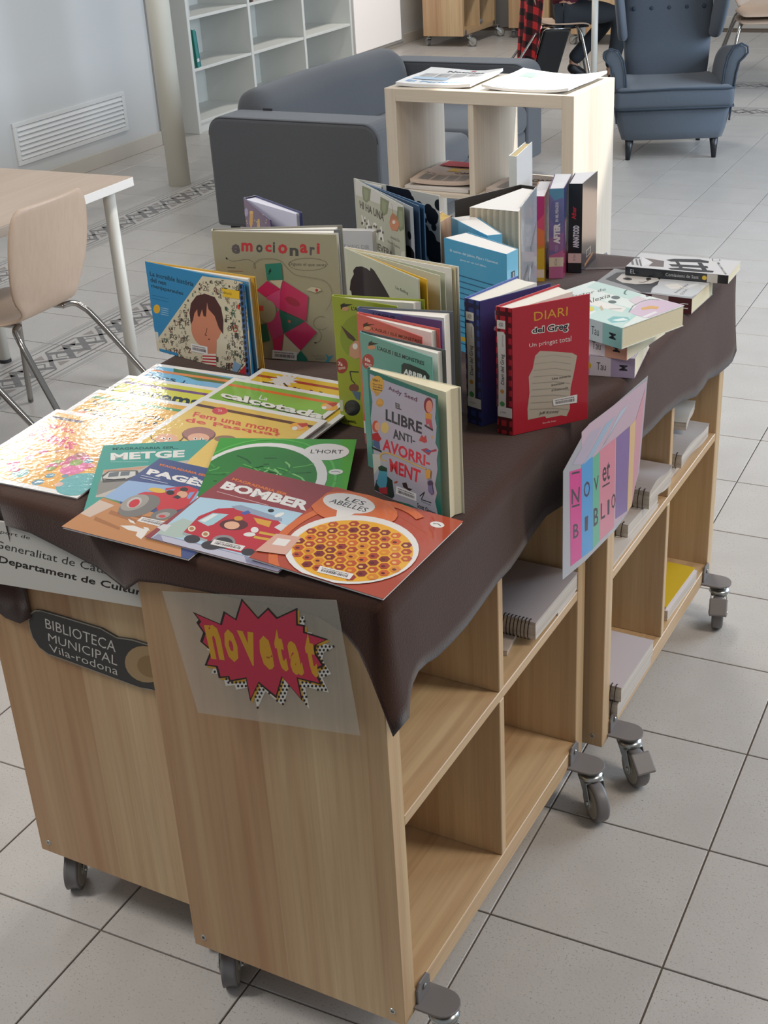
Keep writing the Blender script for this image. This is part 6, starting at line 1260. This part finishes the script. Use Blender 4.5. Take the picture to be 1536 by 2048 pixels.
N_ = [((0, 0, .505), (.135, .10)), ((.01, 0, .62), (.125, .095)), ((.03, 0, .78), (.145, .10)), ((.06, 0, .90), (.10, .08)), ((.085, 0, .97), .046), ((.12, 0, 1.03), .07), ((.135, 0, 1.10), .085), ((.13, 0, 1.17), .07),
      ((.03, -.085, .50), .082), ((.22, -.09, .505), .070), ((.40, -.085, .495), .056), ((.40, -.085, .28), .048), ((.34, -.085, .07), .034), ((.41, -.085, .035), .032), ((.48, -.09, .028), .022),
      ((.03, .085, .50), .082), ((.22, .09, .505), .070), ((.39, .085, .49), .056), ((.24, .095, .32), .048), ((.07, .10, .15), .036), ((.11, .10, .07), .032), ((.18, .10, .03), .022),
      ((.055, -.15, .87), .05), ((.13, -.18, .73), .038), ((.28, -.12, .76), .028), ((.34, -.09, .765), .022),
      ((.055, .15, .87), .05), ((.13, .18, .73), .038), ((.28, .12, .76), .028), ((.34, .09, .765), .022)]
E_ = [(0, 1), (1, 2), (2, 3), (3, 4), (4, 5), (5, 6), (6, 7), (0, 8), (8, 9), (9, 10), (10, 11), (11, 12), (12, 13), (13, 14), (0, 15), (15, 16), (16, 17), (17, 18), (18, 19), (19, 20), (20, 21), (3, 22), (22, 23), (23, 24), (24, 25), (3, 26), (26, 27), (27, 28), (28, 29)]
body = skin_body('body', N_, E_, SKN, p)
sw = skin_body('sweater', [((-.005, 0, .54), (.150, .116)), ((.01, 0, .62), (.142, .110)), ((.03, 0, .78), (.158, .114)), ((.06, 0, .905), (.108, .088)), ((.055, -.15, .87), .062), ((.13, -.18, .73), .050), ((.27, -.122, .76), .040), ((.055, .15, .87), .062), ((.13, .18, .73), .050), ((.27, .122, .76), .040)], [(0, 1), (1, 2), (2, 3), (3, 4), (4, 5), (5, 6), (3, 7), (7, 8), (8, 9)], MAR, p)
je = skin_body('jeans', [((0, 0, .500), (.145, .095)), ((.04, -.085, .503), .095), ((.22, -.09, .508), .083), ((.405, -.085, .497), .069), ((.40, -.085, .28), .062), ((.345, -.085, .09), .055), ((.04, .085, .503), .095), ((.22, .09, .508), .083), ((.395, .085, .492), .069), ((.24, .095, .32), .064), ((.065, .10, .135), .060)], [(0, 1), (1, 2), (2, 3), (3, 4), (4, 5), (0, 6), (6, 7), (7, 8), (8, 9), (9, 10)], JE, p)
SHO = mat('black_shoe', '1d1e22', .5)
for q1, q2, q3 in (((.325, -.085, .06), (.41, -.085, .045), (.50, -.09, .032)), ((.045, .10, .125), (.10, .10, .07), (.18, .10, .034))):
    skin_body('shoe', [(q1, .050), (q2, .046), (q3, .034)], [(0, 1), (1, 2)], SHO, p)
hair = BM(); bmesh.ops.create_uvsphere(hair, u_segments=20, v_segments=14, radius=.098)
for v in hair.verts:
    v.co.z = v.co.z * 1.12 - (.05 if v.co.x < -.03 and v.co.z < 0 else 0)
    if v.co.x > .03 and v.co.z < .045: v.co.x = .03
    v.co += Vector((.118, 0, 1.125))
part('hair', hair, mat('dark_hair', '2a201c', .7, noise=.2, nscale=60), p, smooth=True)
for sg in (-1, 1):
    bm = BM(); bmesh.ops.create_uvsphere(bm, u_segments=10, v_segments=8, radius=.011); bmesh.ops.translate(bm, verts=bm.verts, vec=(.208, sg * .032, 1.105)); part('eye', bm, mat('eye_white', 'd8d4d0', .3), p, smooth=True)
    for k in range(5):
        l_ = (.042, .062, .068, .062, .050)[k]; y0 = sg * (.068 + .011 * k) if k else sg * .066; yy = sg * .045 if k == 0 else y0
        skin_body('finger', [((.335 if k else .325, y0 + (0 if k else 0), .768), .0085), ((.335 + l_ * .55, (y0 + yy) / 2 if k == 0 else y0, .770), .0080), ((.335 + l_, yy, .758), .0065)], [(0, 1), (1, 2)], SKN, p)
bm = BM(); tube(bm, [(.222, 0, 1.105), (.236, 0, 1.085), (.240, 0, 1.072), (.222, 0, 1.066)], [.010, .013, .014, .008], 8); part('nose', bm, SKN, p, smooth=True)
bm = BM(); rbox(bm, .190, .212, -.024, .024, 1.036, 1.046, .004, 2); part('mouth', bm, mat('lips', '96584f', .5), p, smooth=True)
# plaid shirt over the chair back
pm = bpy.data.materials.new('red_black_plaid'); pm.use_nodes = True; nt = pm.node_tree; N = nt.nodes.new; L = nt.links.new; bs = nt.nodes['Principled BSDF']; tc = N('ShaderNodeTexCoord'); sp = N('ShaderNodeSeparateXYZ'); L(tc.outputs['UV'], sp.inputs[0]); st = []
for k in (0, 1):
    m_ = N('ShaderNodeMath'); m_.operation = 'FRACT'; L(sp.outputs[k], m_.inputs[0]); g_ = N('ShaderNodeMath'); g_.operation = 'GREATER_THAN'; g_.inputs[1].default_value = .5; L(m_.outputs[0], g_.inputs[0]); st.append(g_)
ad = N('ShaderNodeMath'); L(st[0].outputs[0], ad.inputs[0]); L(st[1].outputs[0], ad.inputs[1]); rp = N('ShaderNodeValToRGB'); rp.color_ramp.interpolation = 'CONSTANT'; e = rp.color_ramp.elements; e[0].position = 0; e[0].color = (.62, .03, .035, 1); e[1].position = .4; e[1].color = (.10, .012, .018, 1); e2 = rp.color_ramp.elements.new(.8); e2.color = (.006, .005, .007, 1)
hf = N('ShaderNodeMath'); hf.operation = 'MULTIPLY'; hf.inputs[1].default_value = .5; L(ad.outputs[0], hf.inputs[0]); L(hf.outputs[0], rp.inputs[0]); L(rp.outputs[0], bs.inputs['Base Color']); bs.inputs['Roughness'].default_value = .95
cb = PR @ Vector((-.245, 0, 0))
sh = BM(); uvl = sh.loops.layers.uv.new('UVMap'); nU, nV = 22, 18; V = []
for j in range(nV + 1):
    row = []; t = j / nV; z = .83 - t * .81
    for i in range(nU + 1):
        s_ = i / nU; x = (s_ - .5) * (.47 - .12 * t + .05 * math.sin(t * 4)); fold = .022 * math.sin(s_ * 15 + t * 2) * (.3 + t)
        row.append(sh.verts.new((x, -.035 - .02 * (1 - abs(2 * s_ - 1)) - .05 * t + fold + .04 * (abs(2 * s_ - 1) ** 3), z + .03 * (1 - (2 * s_ - 1) ** 2) - .05 * (s_ - .5) * t)))
    V.append(row)
for j in range(nV):
    for i in range(nU):
        f = sh.faces.new((V[j][i], V[j][i + 1], V[j + 1][i + 1], V[j + 1][i]))
        for lp, (a, b) in zip(f.loops, ((i, j), (i + 1, j), (i + 1, j + 1), (i, j + 1))): lp[uvl].uv = (a / nU * 5.0, b / nV * 8.5)
shirt = thing('plaid_shirt', 'red and black checked shirt hanging over a chair back', 'shirt', PR @ Vector((-.205, 0, 0)), pz - math.pi / 2 + math.radians(12)); o = part('shirt_cloth', sh, pm, shirt, smooth=True, recalc=False); solid(o, .006, 0)
# black bag leaning under the chair
bg = thing('black_bag', 'flat black bag with a metal rim leaning under the reader\'s chair', 'bag', PR @ Vector((-.27, -.20, 0)), pz)
bm = BM(); rbox(bm, 0, .18, 0, .05, .002, .40, .014, 2)
for v in bm.verts: v.co.x += v.co.z * .30
part('bag_body', bm, mat('black_nylon', '0c0d11', .6), bg, smooth=False)
bm = BM(); tube(bm, [(-.004, .02, .004), (.112, .02, .395), (.13, .02, .406), (.30, .02, .406)], .006, 8); part('rim', bm, CHR, bg, smooth=True)
# table in front of the reader: white post legs
tq = at(1184, 147); t2 = thing('study_table', 'study table in front of the seated reader, white post leg showing', 'table', (PR @ Vector((.62, -.22, 0))), pz)
tp = PR @ Vector((.62, -.22, 0)); pt = at(1187, 190, 0); off = Matrix.Rotation(-pz, 4, 'Z') @ Vector((pt.x - tp.x, pt.y - tp.y, 0))
t2.location = pt; 
bm = BM(); box(bm, -.05, .80, -.05, .95, .715, .745); part('table_top', bm, mat('white_laminate', 'dbd7d2', .45), t2, bevel=.002)
for x, y in ((0, 0), (.75, 0), (0, .9), (.75, .9)): bm = BM(); lathe(bm, [(.022, 0), (.022, .715)], 18, Matrix.Translation((x, y, 0))); part('leg', bm, mat('white_leg', 'd6d4cc', .4), t2, smooth=True)
